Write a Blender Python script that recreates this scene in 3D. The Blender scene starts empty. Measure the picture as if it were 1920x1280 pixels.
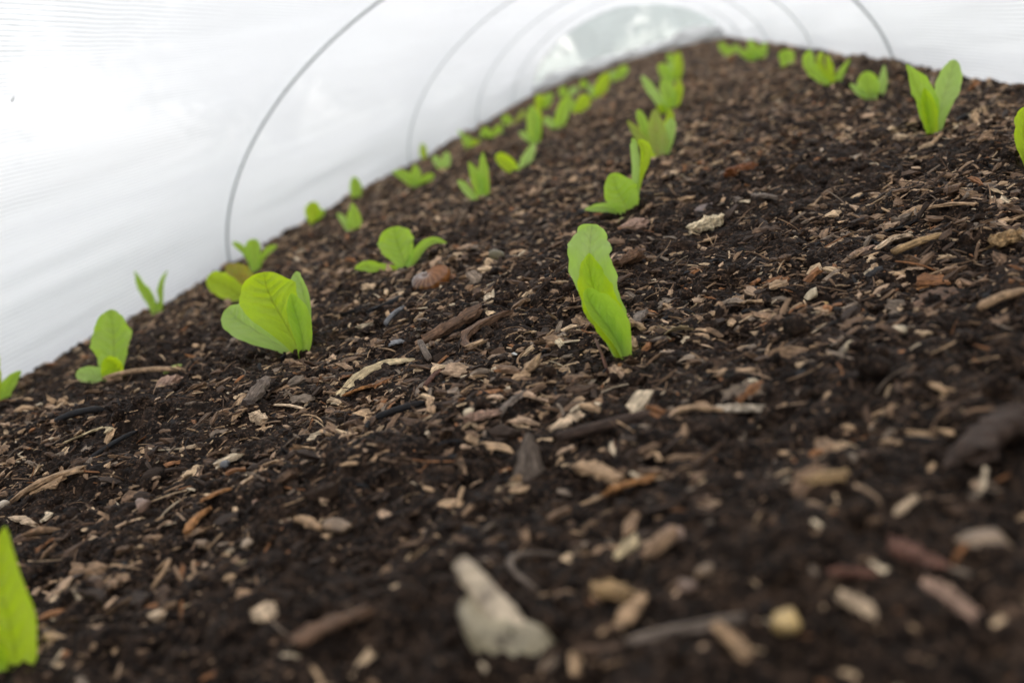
EXPOSURE = 1.33
import math, random
import numpy as np

# ------------------------------------------------------------------ camera frame
CAM = np.array([0.0, 0.0, 0.20])
PITCH, YAW, ROLL = math.radians(14.9), math.radians(-12.6), math.radians(15.5)
LENS = 35.0
_F = np.array([math.sin(YAW) * math.cos(PITCH), math.cos(YAW) * math.cos(PITCH), -math.sin(PITCH)])
_R = np.array([math.cos(YAW), -math.sin(YAW), 0.0])
_U = np.cross(_R, _F)
CR = math.cos(ROLL) * _R - math.sin(ROLL) * _U
CU = math.sin(ROLL) * _R + math.cos(ROLL) * _U

# ------------------------------------------------------------------ noise
def _hash(ix, iy, seed):
    n = (ix.astype(np.int64) * 374761393 + iy.astype(np.int64) * 668265263 + seed * 1442695041) & 0x7fffffff
    n = ((n ^ (n >> 13)) * 1274126177) & 0x7fffffff
    n = ((n ^ (n >> 16)) * 2246822519) & 0x7fffffff
    return ((n ^ (n >> 15)) & 0xffffff) / float(0xffffff)

def vnoise(x, y, seed=0):
    """smooth value noise, -1..1"""
    ix, iy = np.floor(x), np.floor(y)
    fx, fy = x - ix, y - iy
    fx = fx * fx * fx * (fx * (fx * 6 - 15) + 10); fy = fy * fy * fy * (fy * (fy * 6 - 15) + 10)
    a, b = _hash(ix, iy, seed), _hash(ix + 1, iy, seed)
    c, d = _hash(ix, iy + 1, seed), _hash(ix + 1, iy + 1, seed)
    return (a + (b - a) * fx + (c - a) * fy + (a - b - c + d) * fx * fy) * 2 - 1

def lumps(x, y, cell, seed):
    """rounded crumbs: height of the nearest jittered dome, 0..1"""
    X, Y = x / cell, y / cell
    ix, iy = np.floor(X), np.floor(Y)
    best = np.zeros_like(X)
    for dx in (-1, 0, 1):
        for dy in (-1, 0, 1):
            cx, cy = ix + dx, iy + dy
            px = cx + 0.15 + 0.7 * _hash(cx, cy, seed); py = cy + 0.15 + 0.7 * _hash(cx, cy, seed + 7)
            r = 0.45 + 0.45 * _hash(cx, cy, seed + 13)
            d2 = ((X - px) ** 2 + (Y - py) ** 2) / (r * r)
            best = np.maximum(best, np.sqrt(np.clip(1 - d2, 0, 1)) * r)
    return best

XC, AW, AH = -0.228, 0.645, 0.43          # tunnel centre line, half width, height

def H0(x, y):
    """bed without the fine crumbs"""
    x = np.asarray(x, float); y = np.asarray(y, float)
    q = (x - XC) / AW
    z = 0.03 - 0.035 * np.minimum(q * q, 1.21) + 0.0125 * np.clip(q, -1.1, 1.1)
    k = np.clip((np.abs(q) - 1.12) / 0.3, 0, 1)
    z = z - 0.075 * k * k * (3 - 2 * k)
    k = np.clip((y - 7.0) / 0.4, 0, 1)
    z = z - 0.06 * k * k
    z = z + 0.004 * vnoise(x * 4.1, y * 3.3, 1) + 0.006 * vnoise(x * 11, y * 11, 2) + 0.0055 * vnoise(x * 27, y * 27, 3)
    return z

def H1(x, y, fine=True):
    x = np.asarray(x, float); y = np.asarray(y, float)
    z = H0(x, y) + 0.0022 * vnoise(x * 70, y * 70, 4)
    m = 0.5 + 0.5 * vnoise(x * 9, y * 9, 21)
    z = z + 0.0085 * (0.2 + 0.8 * m) * lumps(x, y, 0.015, 31)
    z = z + 0.0035 * lumps(x, y + 0.5 * z, 0.0085, 35)
    if fine:
        z = z + 0.0032 * lumps(x + 0.3 * z, y, 0.0062, 41) + 0.0018 * lumps(x, y, 0.0031, 51)
    return z
SEEDLINGS = [
 ('tall narrow lettuce seedling leaning left in sharp focus, its leaves wrapped upright in one roll', (-0.0609, 0.5409), [
  ([(-1.5, 5.3, -2.8), (-2.6, 12.4, 15.0), (-6.5, 19.2, 33.6), (-8.2, 26.3, 51.9), (-6.5, 32.7, 64.7), (-3.3, 38.6, 74.1)], [2.5, 8.3, 11.8, 13.1, 13.1, 10.7], 0.35, 'pale', 0, 0.7),
  ([(-0.3, -0.4, -1.1), (-1.6, 4.3, 12.4), (-5.3, 8.6, 26.5), (-8.2, 13.0, 40.6), (-8.4, 17.5, 52.4), (-6.9, 21.5, 61.1)], [2.1, 6.7, 10.4, 10.1, 6.7, 0.9], 0.5, 'yellow', 8, 0.6),
  ([(1.3, -6.0, 0.5), (0.6, -4.4, 9.8), (-2.6, -2.8, 21.3), (-7.2, -1.9, 31.6), (-10.1, -1.1, 40.0), (-9.9, -0.3, 46.1)], [1.8, 5.1, 8.7, 9.3, 7.8, 6.0], 0.9, 'fresh', -10, 0.2),
  ([(0.6, -4.3, -0.6), (2.2, -0.5, 6.6), (2.8, 3.3, 15.0), (1.9, 6.5, 22.3)], [1.5, 3.0, 3.0, 0.9], 0.3, 'fresh', 40, 0.2),
 ]),
 ('big broad lettuce seedling with a fan of wide round leaves, at the left in front', (-0.3313, 0.7242), [
  ([(0.1, -0.5, -1.7), (-4.7, 4.4, 17.1), (-10.3, 8.8, 34.4), (-15.2, 12.5, 49.0), (-17.2, 15.7, 59.0), (-16.8, 19.6, 70.2)], [2.1, 9.8, 18.4, 24.0, 22.7, 16.3], 0.25, 'yellow', 0, 0.15),
  ([(-4.7, 4.4, -3.3), (-19.5, 7.4, 12.0), (-34.8, 9.9, 25.7), (-46.4, 12.3, 36.4), (-52.8, 14.8, 43.1), (-57.2, 17.5, 48.9)], [1.7, 6.0, 12.1, 14.3, 13.0, 8.7], 0.25, 'pale', 0, 0.2),
  ([(-3.3, 11.1, -3.0), (2.1, 20.1, 12.9), (3.6, 28.8, 30.9), (2.2, 35.8, 45.6), (-0.7, 40.9, 54.2), (-2.8, 45.4, 60.1)], [3.5, 6.1, 7.9, 8.8, 8.4, 6.2], 0.3, 'pale', 20, 0.2),
  ([(1.9, -3.8, -0.0), (5.6, -1.3, 12.0), (6.4, 1.3, 26.9), (6.0, 3.2, 40.0), (6.4, 4.6, 50.7)], [2.5, 6.8, 9.3, 8.5, 4.2], 0.7, 'fresh', -15, 0.2),
 ]),
 ('lettuce seedling with upright oval leaf over a flat pale one, left side near the net', (-0.5895, 0.8614), [
  ([(-6.5, 6.4, -2.1), (-7.2, 12.7, 9.7), (-5.1, 20.9, 26.6), (-3.6, 29.1, 43.7), (-3.5, 37.9, 64.0)], [4.8, 11.7, 18.7, 20.4, 11.8], 0.2, 'fresh', 0, 0.4),
  ([(1.8, -0.0, -1.5), (-6.2, -4.2, 5.2), (-17.3, -9.2, 11.6), (-29.4, -14.3, 18.3)], [3.7, 8.4, 9.4, 7.3], 0.15, 'pale', 0, 0.1),
  ([(7.4, -5.0, -0.9), (9.3, -6.6, 7.2), (8.4, -8.3, 17.0), (4.2, -11.2, 25.7)], [4.7, 11.5, 13.5, 9.3], 0.5, 'yellow', 10, 0.2),
 ]),
 ('three-leaved lettuce seedling just behind the snail shell', (-0.3037, 0.9653), [
  ([(-0.2, -0.3, -1.0), (-0.1, 5.4, 11.9), (-2.9, 10.9, 26.8), (-4.4, 17.5, 44.6)], [4.4, 12.0, 19.1, 15.3], 0.3, 'fresh', 0, 0.3),
  ([(-1.3, 0.1, 1.4), (-13.1, -0.7, 4.4), (-25.2, -1.2, 8.5), (-37.5, -1.3, 14.3), (-50.3, -2.8, 15.3)], [2.7, 4.9, 6.0, 6.0, 3.3], 0.3, 'fresh', 0, 0.5),
  ([(2.0, 0.9, 1.6), (11.8, 6.3, 9.5), (23.4, 12.2, 18.0), (34.2, 16.3, 20.2), (45.5, 18.4, 14.8)], [3.8, 6.0, 6.0, 4.9, 2.7], 0.4, 'fresh', 20, 0.1),
 ]),
 ('lettuce seedling with a flat low leaf, a square leaf and a tall twisted leaf', (-0.0708, 0.9703), [
  ([(0.8, -3.5, -1.7), (-0.5, -1.7, 11.2), (-4.0, -0.5, 23.6), (-6.6, 2.7, 42.4)], [4.7, 13.5, 17.1, 9.3], 0.35, 'fresh', 0, 0.2),
  ([(5.7, 4.9, -2.3), (11.1, 11.0, 12.6), (15.4, 17.4, 29.4), (19.1, 23.7, 46.4), (20.0, 29.2, 62.6), (17.8, 30.8, 67.3)], [4.2, 5.8, 5.2, 5.8, 5.2, 2.1], 0.5, 'pale', 45, 0.1),
  ([(11.9, 13.5, 16.3), (18.3, 20.5, 30.9), (23.9, 26.4, 42.2), (27.6, 32.0, 54.0), (24.0, 35.6, 64.1)], [1.6, 3.1, 5.8, 7.4, 5.3], 0.5, 'yellow', -30, 0.1),
  ([(-4.2, -0.9, 0.1), (-12.7, -1.9, 8.8), (-24.8, -4.7, 13.4), (-39.4, -8.7, 16.0)], [2.1, 4.7, 4.7, 2.1], 0.4, 'pale', 0, 0.5),
 ]),
 ('fuller lettuce seedling with a reddish olive central leaf, in the middle row', (-0.0430, 1.3633), [
  ([(-2.0, -1.1, -2.3), (3.5, 5.9, 18.9), (5.2, 12.0, 39.6), (8.3, 19.2, 63.5)], [8.6, 15.0, 14.3, 3.6], 0.3, 'olive', 0, 0.2),
  ([(5.2, 0.4, -2.8), (16.1, 9.6, 16.7), (23.6, 17.5, 34.4), (27.0, 22.8, 46.1)], [5.7, 9.3, 10.1, 6.5], 0.3, 'pale', 20, 0.1),
  ([(-9.1, 2.7, 1.9), (-14.6, 8.7, 23.1), (-22.1, 13.6, 42.0), (-30.2, 17.6, 58.3)], [5.7, 9.4, 7.2, 1.4], 0.4, 'olive', 0, 0.1),
  ([(-7.0, 11.6, 1.7), (-9.1, 23.9, 28.9), (-11.6, 33.7, 47.7), (-14.2, 43.6, 66.6)], [5.1, 8.7, 8.0, 6.6], 0.4, 'fresh', 0, 0.1),
  ([(3.1, 21.3, -2.1), (15.5, 39.1, 26.9), (25.2, 52.9, 43.8), (27.3, 63.9, 56.5)], [4.4, 7.3, 7.3, 3.0], 0.4, 'yellow', 0, 0.1),
  ([(-9.0, -7.9, 1.8), (-11.7, -11.9, 8.8), (-11.1, -14.6, 17.7)], [5.7, 9.2, 7.1], 0.4, 'yellow', 0, 0.1),
 ]),
 ('leafy clump of lettuce standing behind the reddish one in the middle row', (-0.0290, 1.9760), [
  ([(-0.8, -1.2, -3.8), (-7.7, 4.1, 21.3), (-20.0, 9.1, 49.9), (-30.7, 15.2, 81.1)], [6.1, 10.2, 11.3, 7.2], 0.3, 'pale', 0, 0.3),
  ([(1.1, -0.9, -4.3), (9.9, 11.6, 21.3), (10.3, 22.0, 46.3), (3.6, 28.6, 63.2)], [8.2, 16.4, 17.5, 8.2], 0.3, 'fresh', 0, 0.3),
  ([(5.4, 0.3, -3.5), (20.3, 12.6, 16.5), (30.8, 23.7, 35.7), (35.1, 33.3, 54.6)], [8.2, 12.3, 12.3, 6.2], 0.3, 'yellow', 0, 0.3),
  ([(-0.4, -0.6, -1.9), (-7.8, -3.9, 11.6), (-14.0, -8.1, 20.8)], [6.1, 9.2, 7.1], 0.3, 'yellow', 0, 0.3),
 ]),
 ('far lettuce seedling in the middle row with leaves crossed in a tuft', (-0.0083, 3.0335), [
  ([(-7.2, -2.8, -4.2), (-13.7, 3.4, 23.7), (-20.1, 9.6, 51.5), (-19.9, 13.8, 66.8)], [12.5, 20.2, 18.7, 9.3], 0.3, 'fresh', 0, 0.3),
  ([(-1.3, -1.9, -5.8), (17.7, 17.2, 22.5), (27.2, 34.0, 50.5), (32.4, 48.5, 73.6)], [12.5, 17.2, 17.2, 9.4], 0.3, 'yellow', 0, 0.3),
  ([(-4.3, -2.3, -5.0), (2.8, 23.7, 26.2), (5.4, 49.1, 58.9)], [12.5, 18.8, 14.2], 0.3, 'pale', 0, 0.3),
 ]),
 ('last lettuce seedling of the middle row, near the far end of the tunnel', (0.0074, 4.0226), [
  ([(-4.8, -1.8, -2.8), (-7.5, 4.4, 22.3), (-9.4, 11.9, 51.2)], [12.3, 20.5, 14.4], 0.3, 'fresh', 0, 0.3),
  ([(1.1, -0.9, -4.4), (16.9, 19.7, 19.4), (28.9, 39.8, 44.3)], [12.3, 18.5, 12.4], 0.3, 'yellow', 0, 0.3),
 ]),
 ('lettuce seedling of two upright strap leaves and one drooping pale leaf, upper centre', (-0.2904, 1.3607), [
  ([(3.2, 0.1, -2.3), (8.7, 7.1, 18.9), (11.6, 14.1, 42.3), (13.8, 20.1, 62.2)], [6.7, 11.1, 8.9, 1.5], 0.4, 'fresh', 25, 0.3),
  ([(-2.1, -0.3, 0.6), (-2.0, 6.3, 19.4), (-4.4, 11.9, 36.7), (-9.1, 16.9, 54.0)], [5.9, 11.1, 8.9, 1.5], 0.4, 'fresh', -10, 0.3),
  ([(-8.8, -1.7, 0.9), (-13.9, -2.4, 13.0), (-19.5, -2.9, 25.9), (-26.0, -4.8, 34.6)], [3.7, 6.7, 6.7, 3.7], 0.3, 'pale', 0, 0.3),
 ]),
 ('lettuce seedling with squat yellow leaf and leaning pale leaf, past the strap leaved one', (-0.2908, 1.6817), [
  ([(-0.4, -0.5, -1.7), (-7.8, 2.3, 14.6), (-17.5, 4.0, 28.9), (-26.2, 4.9, 39.3)], [8.2, 14.5, 13.6, 8.2], 0.3, 'yellow', 0, 0.3),
  ([(3.3, 0.2, -1.8), (18.3, 9.0, 12.8), (30.5, 17.1, 27.2), (40.6, 24.3, 40.4)], [7.2, 11.8, 10.9, 2.7], 0.3, 'pale', 20, 0.3),
 ]),
 ('tall pointed two-bladed lettuce seedling behind the one with the squat yellow leaf', (-0.3136, 2.1261), [
  ([(-0.5, -0.7, -2.1), (3.9, 8.5, 28.0), (8.9, 17.2, 55.7), (8.1, 24.4, 82.8)], [10.2, 17.0, 17.0, 3.4], 0.3, 'fresh', 0, 0.3),
  ([(3.9, -0.0, -3.3), (14.6, 11.5, 25.0), (21.6, 21.8, 52.1), (26.5, 30.7, 75.3)], [6.8, 11.3, 10.2, 3.4], 0.5, 'yellow', 25, 0.3),
  ([(-5.1, 1.1, 8.1), (-14.8, 0.2, 24.5), (-24.3, -1.9, 36.3)], [4.5, 9.1, 6.8], 0.3, 'pale', 0, 0.3),
 ]),
 ('blurred lettuce seedling with a low pale leaf pointing left, right of the tall pointed one', (-0.2843, 2.3336), [
  ([(-0.5, -0.7, -2.3), (13.9, 9.4, 23.0), (29.4, 19.7, 48.1), (43.9, 28.5, 68.5)], [11.1, 18.5, 17.3, 6.2], 0.3, 'fresh', 0, 0.3),
  ([(-5.4, -0.1, 3.9), (-14.1, 2.5, 20.9), (-23.9, 3.7, 33.2)], [7.4, 12.3, 8.6], 0.3, 'pale', 0, 0.3),
 ]),
 ('rounded bright yellow green lettuce seedling beyond the one with a low left leaf', (-0.2626, 2.6700), [
  ([(-1.9, -1.0, -2.2), (15.9, 9.2, 20.6), (35.1, 19.6, 43.1)], [12.6, 21.0, 15.4], 0.3, 'yellow', 0, 0.3),
  ([(-5.4, -0.8, 1.4), (-8.4, 15.1, 23.6), (-9.4, 30.7, 42.6)], [7.0, 11.3, 8.5], 0.3, 'fresh', 0, 0.3),
 ]),
 ('lettuce seedling with long blade leaning right, second from the far end of its row', (-0.2528, 3.3059), [
  ([(-4.0, -1.5, -2.3), (21.0, 13.3, 31.7), (50.7, 30.8, 71.3)], [15.5, 25.8, 13.8], 0.3, 'yellow', 0, 0.3),
  ([(-6.6, -1.0, 1.8), (-12.3, 15.1, 26.5), (-18.7, 30.1, 48.1)], [8.6, 15.5, 10.4], 0.3, 'pale', 0, 0.3),
 ]),
 ('small blurred lettuce seedling at the far end of the second row by the bunched net', (-0.2233, 4.1020), [
  ([(-9.0, -2.5, -1.8), (22.3, 11.3, 23.3), (52.8, 23.9, 44.3)], [17.0, 25.4, 17.0], 0.3, 'fresh', 0, 0.3),
  ([(-12.2, -1.8, 3.3), (-8.4, 14.9, 22.7), (-12.7, 30.5, 44.4)], [10.6, 17.0, 10.7], 0.3, 'pale', 0, 0.3),
 ]),
 ('lettuce seedling with three spread leaves like a crow foot, in the left of centre', (-0.5396, 1.9462), [
  ([(-1.5, -0.8, -1.7), (3.4, 6.3, 20.2), (6.7, 13.7, 44.6)], [6.4, 13.9, 5.3], 0.3, 'fresh', 0, 0.3),
  ([(-4.1, -0.6, 1.1), (-17.6, 5.2, 25.5), (-41.5, 6.5, 42.3)], [6.4, 12.8, 5.4], 0.3, 'fresh', 0, 0.3),
  ([(5.5, 1.4, 0.6), (21.0, 5.1, 9.4), (39.2, 9.0, 16.4)], [5.3, 10.7, 7.5], 0.3, 'fresh', 0, 0.3),
 ]),
 ('bluish green small lettuce seedling beside the crow foot shaped one on its right', (-0.5275, 2.1566), [
  ([(-0.5, -0.7, -2.2), (10.0, 7.2, 18.2), (15.5, 13.7, 37.5)], [7.0, 12.9, 5.9], 0.3, 'pale', 0, 0.3),
  ([(-4.5, -0.7, 1.2), (-10.1, 5.6, 21.0), (-16.6, 10.5, 36.4)], [5.9, 10.6, 5.9], 0.3, 'pale', 0, 0.3),
 ]),
 ('tiny single leaf lettuce seedling standing up against the white net', (-0.8202, 3.1328), [
  ([(-0.7, -1.0, -3.2), (5.6, 8.2, 25.4), (7.1, 16.7, 55.3)], [8.5, 15.3, 8.5], 0.3, 'yellow', 0, 0.3),
 ]),
 ('small pointed lettuce seedling with low left leaf, on soil just before the oval leaved one', (-0.5263, 1.4706), [
  ([(1.2, -0.3, -2.0), (7.6, 6.9, 19.2), (8.3, 14.2, 45.1)], [6.6, 14.9, 2.5], 0.3, 'fresh', 0, 0.3),
  ([(-5.6, 0.0, 4.8), (-10.8, 5.7, 22.1), (-18.6, 9.7, 35.3)], [3.3, 6.6, 3.3], 0.3, 'pale', 0, 0.3),
 ]),
 ('small lettuce seedling of one oval leaf in front of white net', (-0.7806, 2.2734), [
  ([(-0.5, -0.8, -2.4), (5.2, 7.6, 23.5), (5.2, 15.4, 52.2)], [10.1, 17.7, 8.8], 0.3, 'fresh', 0, 0.3),
 ]),
 ('stubby lettuce seedling of one squarish leaf against the net between two hoops', (-0.7457, 1.8878), [
  ([(0.8, -0.2, -1.3), (2.9, 5.6, 18.1), (4.2, 12.7, 43.0)], [10.6, 19.2, 13.8], 0.3, 'yellow', 0, 0.3),
  ([(4.1, 0.6, -1.1), (14.4, 9.3, 14.6), (22.0, 15.4, 22.7)], [4.3, 6.4, 4.3], 0.3, 'fresh', 0, 0.3),
 ]),
 ('lettuce seedling with two narrow leaves in a V, against the net on the left', (-0.7900, 1.3096), [
  ([(-4.2, -1.3, -1.2), (-7.4, 4.8, 23.5), (-15.0, 8.2, 42.5), (-21.9, 13.7, 68.2)], [5.5, 10.1, 10.1, 1.6], 0.4, 'fresh', 0, 0.3),
  ([(1.7, -0.4, -2.8), (7.5, 8.3, 19.1), (10.8, 15.4, 37.1), (22.3, 24.5, 56.1)], [5.5, 6.2, 8.6, 1.6], 0.4, 'fresh', 20, 0.3),
 ]),
 ('lettuce seedling of three round leaves at the foot of the left hoop', (-0.6653, 1.3918), [
  ([(-0.5, -0.7, -2.2), (2.5, 5.6, 18.4), (4.5, 11.5, 38.5), (9.8, 16.2, 51.4)], [4.0, 11.3, 14.5, 10.5], 0.3, 'fresh', 0, 0.3),
  ([(-2.8, 2.0, 9.5), (-7.7, 8.0, 30.4), (-14.3, 11.6, 43.8), (-25.4, 13.6, 55.3)], [2.4, 4.0, 6.5, 4.8], 0.3, 'fresh', 0, 0.3),
  ([(4.9, 3.1, 7.4), (14.0, 10.4, 21.3), (26.1, 17.0, 30.5), (38.4, 21.9, 33.2)], [2.4, 4.8, 6.5, 3.2], 0.3, 'fresh', 0, 0.3),
 ]),
 ('lettuce seedling with a bronze tinted leaf, partly hidden behind the big broad one', (-0.5382, 1.0803), [
  ([(-0.3, -0.4, -1.2), (-10.2, 0.8, 11.5), (-24.4, 1.4, 25.3), (-37.7, 1.8, 37.6)], [5.0, 12.6, 14.5, 11.4], 0.2, 'yellow', 0, 0.3),
  ([(-0.9, 9.7, -2.5), (-3.8, 17.2, 14.4), (-12.0, 23.2, 30.3), (-23.9, 27.2, 41.5)], [8.9, 15.3, 14.1, 3.2], 0.2, 'bronze', 0, 0.3),
 ]),
 ('narrow single bladed lettuce seedling at the left edge of the photo', (-0.7890, 0.9446), [
  ([(-0.9, -0.6, -1.5), (7.0, 5.7, 15.1), (16.2, 10.3, 24.4), (25.8, 13.8, 29.4)], [3.0, 7.1, 5.9, 1.2], 0.3, 'fresh', 0, 0.3),
  ([(-3.3, -0.3, 1.5), (-6.5, 11.4, 21.1), (-10.3, 22.1, 37.6), (-9.0, 33.6, 52.9)], [3.0, 6.0, 7.2, 2.4], 0.3, 'yellow', 0, 0.3),
 ]),
 ('large close lettuce seedling cut off by the lower left corner of the photo', (-0.2840, 0.2898), [
  ([(1.2, -0.2, -1.7), (1.2, 4.8, 16.6), (1.9, 10.3, 36.2), (7.8, 16.3, 53.5)], [6.0, 10.5, 8.0, 0.8], 0.12, 'yellow', 0, 0.1),
  ([(-6.2, -1.5, -0.5), (-5.6, -0.1, 9.3), (-7.8, 1.0, 20.6), (-9.0, 1.8, 29.6)], [2.8, 4.8, 5.2, 2.4], 0.2, 'yellow', 0, 0.3),
 ]),
 ('tall V shaped lettuce seedling of long folded leaves in the right row', (0.2324, 1.0548), [
  ([(-1.5, -0.8, -1.7), (-0.1, 6.4, 23.6), (-2.1, 12.8, 48.8), (-9.5, 18.6, 75.9)], [3.7, 10.6, 12.2, 1.6], 0.4, 'fresh', 0, 0.3),
  ([(2.5, 3.9, -3.2), (13.8, 15.2, 20.9), (26.2, 25.8, 42.2), (40.3, 37.7, 66.3)], [3.7, 8.0, 12.8, 8.0], 0.4, 'pale', 15, 0.3),
  ([(-1.4, -4.9, -1.3), (-0.1, -1.2, 18.9), (0.7, 1.8, 37.1), (-0.1, 3.1, 50.4)], [3.2, 7.4, 6.8, 1.1], 0.6, 'yellow', 0, 0.3),
 ]),
 ('lettuce seedling of a round cupped leaf and a pointed leaf, next in the right row', (0.2656, 1.5307), [
  ([(-3.3, -0.9, -0.6), (-1.5, 4.5, 17.8), (-1.0, 11.0, 41.2)], [8.4, 17.7, 11.5], 0.3, 'fresh', 0, 0.3),
  ([(6.9, 1.5, -0.4), (19.1, 11.2, 17.5), (27.4, 22.0, 42.5)], [5.4, 8.5, 1.5], 0.3, 'pale', 0, 0.3),
  ([(-7.3, -1.1, 2.0), (-16.9, -1.3, 16.8), (-27.5, -2.1, 30.4)], [3.8, 6.9, 3.8], 0.3, 'pale', 0, 0.3),
 ]),
 ('lettuce seedling of broad curved leaf and two thin ones, spread wide in the right row', (0.2465, 1.7626), [
  ([(-6.3, -1.4, -0.0), (-21.4, 2.0, 25.0), (-31.2, 5.3, 45.2), (-22.7, 13.3, 67.4)], [6.2, 12.4, 15.9, 11.5], 0.4, 'fresh', 0, 0.3),
  ([(2.2, -0.2, -2.3), (15.4, 9.6, 15.0), (39.4, 23.0, 36.5)], [6.2, 8.0, 1.8], 0.4, 'fresh', 0, 0.3),
  ([(-2.1, -0.8, -1.2), (2.2, 9.3, 24.7), (4.2, 19.4, 52.1)], [5.3, 8.0, 4.4], 0.3, 'yellow', 0, 0.3),
  ([(-2.7, 0.6, 4.2), (-10.8, 19.4, 41.0), (-0.2, 36.8, 57.2)], [2.7, 7.1, 6.3], 0.3, 'yellow', 0, 0.3),
 ]),
 ('small blurred lettuce seedling of one upright oval leaf toward the far right row end', (0.2510, 2.4439), [
  ([(-0.5, -0.7, -2.3), (3.6, 5.2, 16.0), (5.3, 10.7, 35.0)], [14.7, 22.1, 17.2], 0.3, 'fresh', 0, 0.3),
  ([(9.2, -1.9, -14.6), (19.1, -26.6, -16.1), (25.5, -53.2, -21.4)], [3.7, 6.1, 3.6], 0.3, 'pale', 0, 0.3),
 ]),
 ('far right row lettuce plant with three leaves reaching above the soil line', (0.2654, 3.2954), [
  ([(-5.4, -1.7, -1.8), (-15.1, 4.9, 30.3), (-18.7, 14.2, 67.3)], [16.6, 19.9, 8.3], 0.3, 'fresh', 0, 0.3),
  ([(4.1, -0.3, -4.4), (13.2, 13.5, 19.2), (29.4, 29.2, 44.3)], [14.9, 18.3, 8.3], 0.3, 'fresh', 0, 0.3),
  ([(-11.1, -1.7, 3.0), (-36.5, 3.4, 22.8), (-55.0, 10.3, 44.1)], [13.3, 16.6, 8.3], 0.3, 'fresh', 0, 0.3),
 ]),
 ('furthest lettuce plant of the right row, a low blurred green tuft', (0.2262, 3.9377), [
  ([(-6.5, -2.0, -2.2), (-24.4, 1.7, 26.2), (-41.4, 6.6, 58.3)], [15.9, 21.9, 9.9], 0.3, 'fresh', 0, 0.3),
  ([(4.9, -0.3, -5.2), (13.4, 16.8, 11.8), (11.4, 33.5, 35.8)], [17.9, 21.9, 12.0], 0.3, 'fresh', 0, 0.3),
 ]),
 ('round bright green lettuce leaf cut off by the right edge of the photo', (0.2425, 0.8019), [
  ([(-0.2, -0.4, -1.1), (-0.5, 3.7, 14.0), (0.9, 8.8, 31.5), (6.9, 14.6, 47.7)], [2.8, 8.0, 10.5, 8.0], 0.25, 'yellow', 0, 0.3),
 ]),
 ('low lettuce seedling of two curled leaves at the net, past the tiny single leaf one', (-0.5898, 2.7656), [
  ([(2.2, -0.5, -3.5), (-1.4, 5.4, 21.0), (-19.6, 12.3, 61.2)], [11.9, 20.9, 6.0], 0.3, 'fresh', 0, 0.3),
  ([(10.8, 0.8, -5.9), (21.2, 2.0, 9.6), (31.0, 2.4, 22.2)], [11.9, 16.4, 10.4], 0.3, 'yellow', 0, 0.3),
 ]),
 ('rounded green lettuce seedling between the low curled one and the tall pointed one', (-0.5557, 2.9199), [
  ([(-5.8, -2.5, -4.6), (-5.7, 3.3, 17.0), (-12.3, 7.4, 37.3)], [12.5, 21.9, 14.1], 0.3, 'fresh', 0, 0.3),
  ([(5.3, -0.0, -4.5), (24.5, 14.7, 14.4), (40.1, 28.1, 31.4)], [9.4, 18.8, 7.8], 0.3, 'fresh', 0, 0.3),
 ]),
 ('dim green lettuce seedling hard against the far net, left of the tall pointed one', (-0.5590, 3.4151), [
  ([(-7.7, -2.1, -1.5), (-17.1, 2.3, 22.5), (-27.9, 4.6, 39.8)], [12.7, 20.0, 10.9], 0.3, 'fresh', 0, 0.3),
  ([(6.2, -0.1, -5.3), (32.2, 16.8, 15.9), (47.9, 32.2, 39.9)], [12.7, 20.0, 10.9], 0.3, 'olive', 0, 0.3),
 ]),
 ('far lettuce seedling rising behind the tall pointed one near the net', (-0.4776, 3.5607), [
  ([(-7.9, -2.2, -1.6), (6.2, 9.0, 28.0), (0.9, 15.3, 55.3)], [15.0, 24.4, 11.3], 0.3, 'yellow', 0, 0.3),
  ([(10.8, 1.6, -2.9), (31.4, 19.0, 24.5), (51.4, 35.3, 48.4)], [13.1, 20.7, 11.3], 0.3, 'fresh', 0, 0.3),
 ]),
 ('small far lettuce seedling on the net side, left of the rounded yellow green one', (-0.4231, 4.0477), [
  ([(-9.0, -2.5, -1.8), (-11.8, 3.9, 24.1), (-2.5, 12.2, 46.6)], [14.8, 23.3, 12.7], 0.3, 'fresh', 0, 0.3),
  ([(8.1, 1.2, -2.2), (29.0, 16.4, 16.9), (48.3, 29.1, 28.1)], [12.7, 19.1, 10.6], 0.3, 'pale', 0, 0.3),
 ]),
 ('tiny far lettuce seedling on the net side, left of the long bladed one', (-0.3733, 4.3851), [
  ([(-5.3, -2.0, -3.1), (-5.9, 2.8, 15.1), (3.2, 10.3, 35.2)], [16.0, 25.1, 16.0], 0.3, 'fresh', 0, 0.3),
 ]),
]
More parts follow.
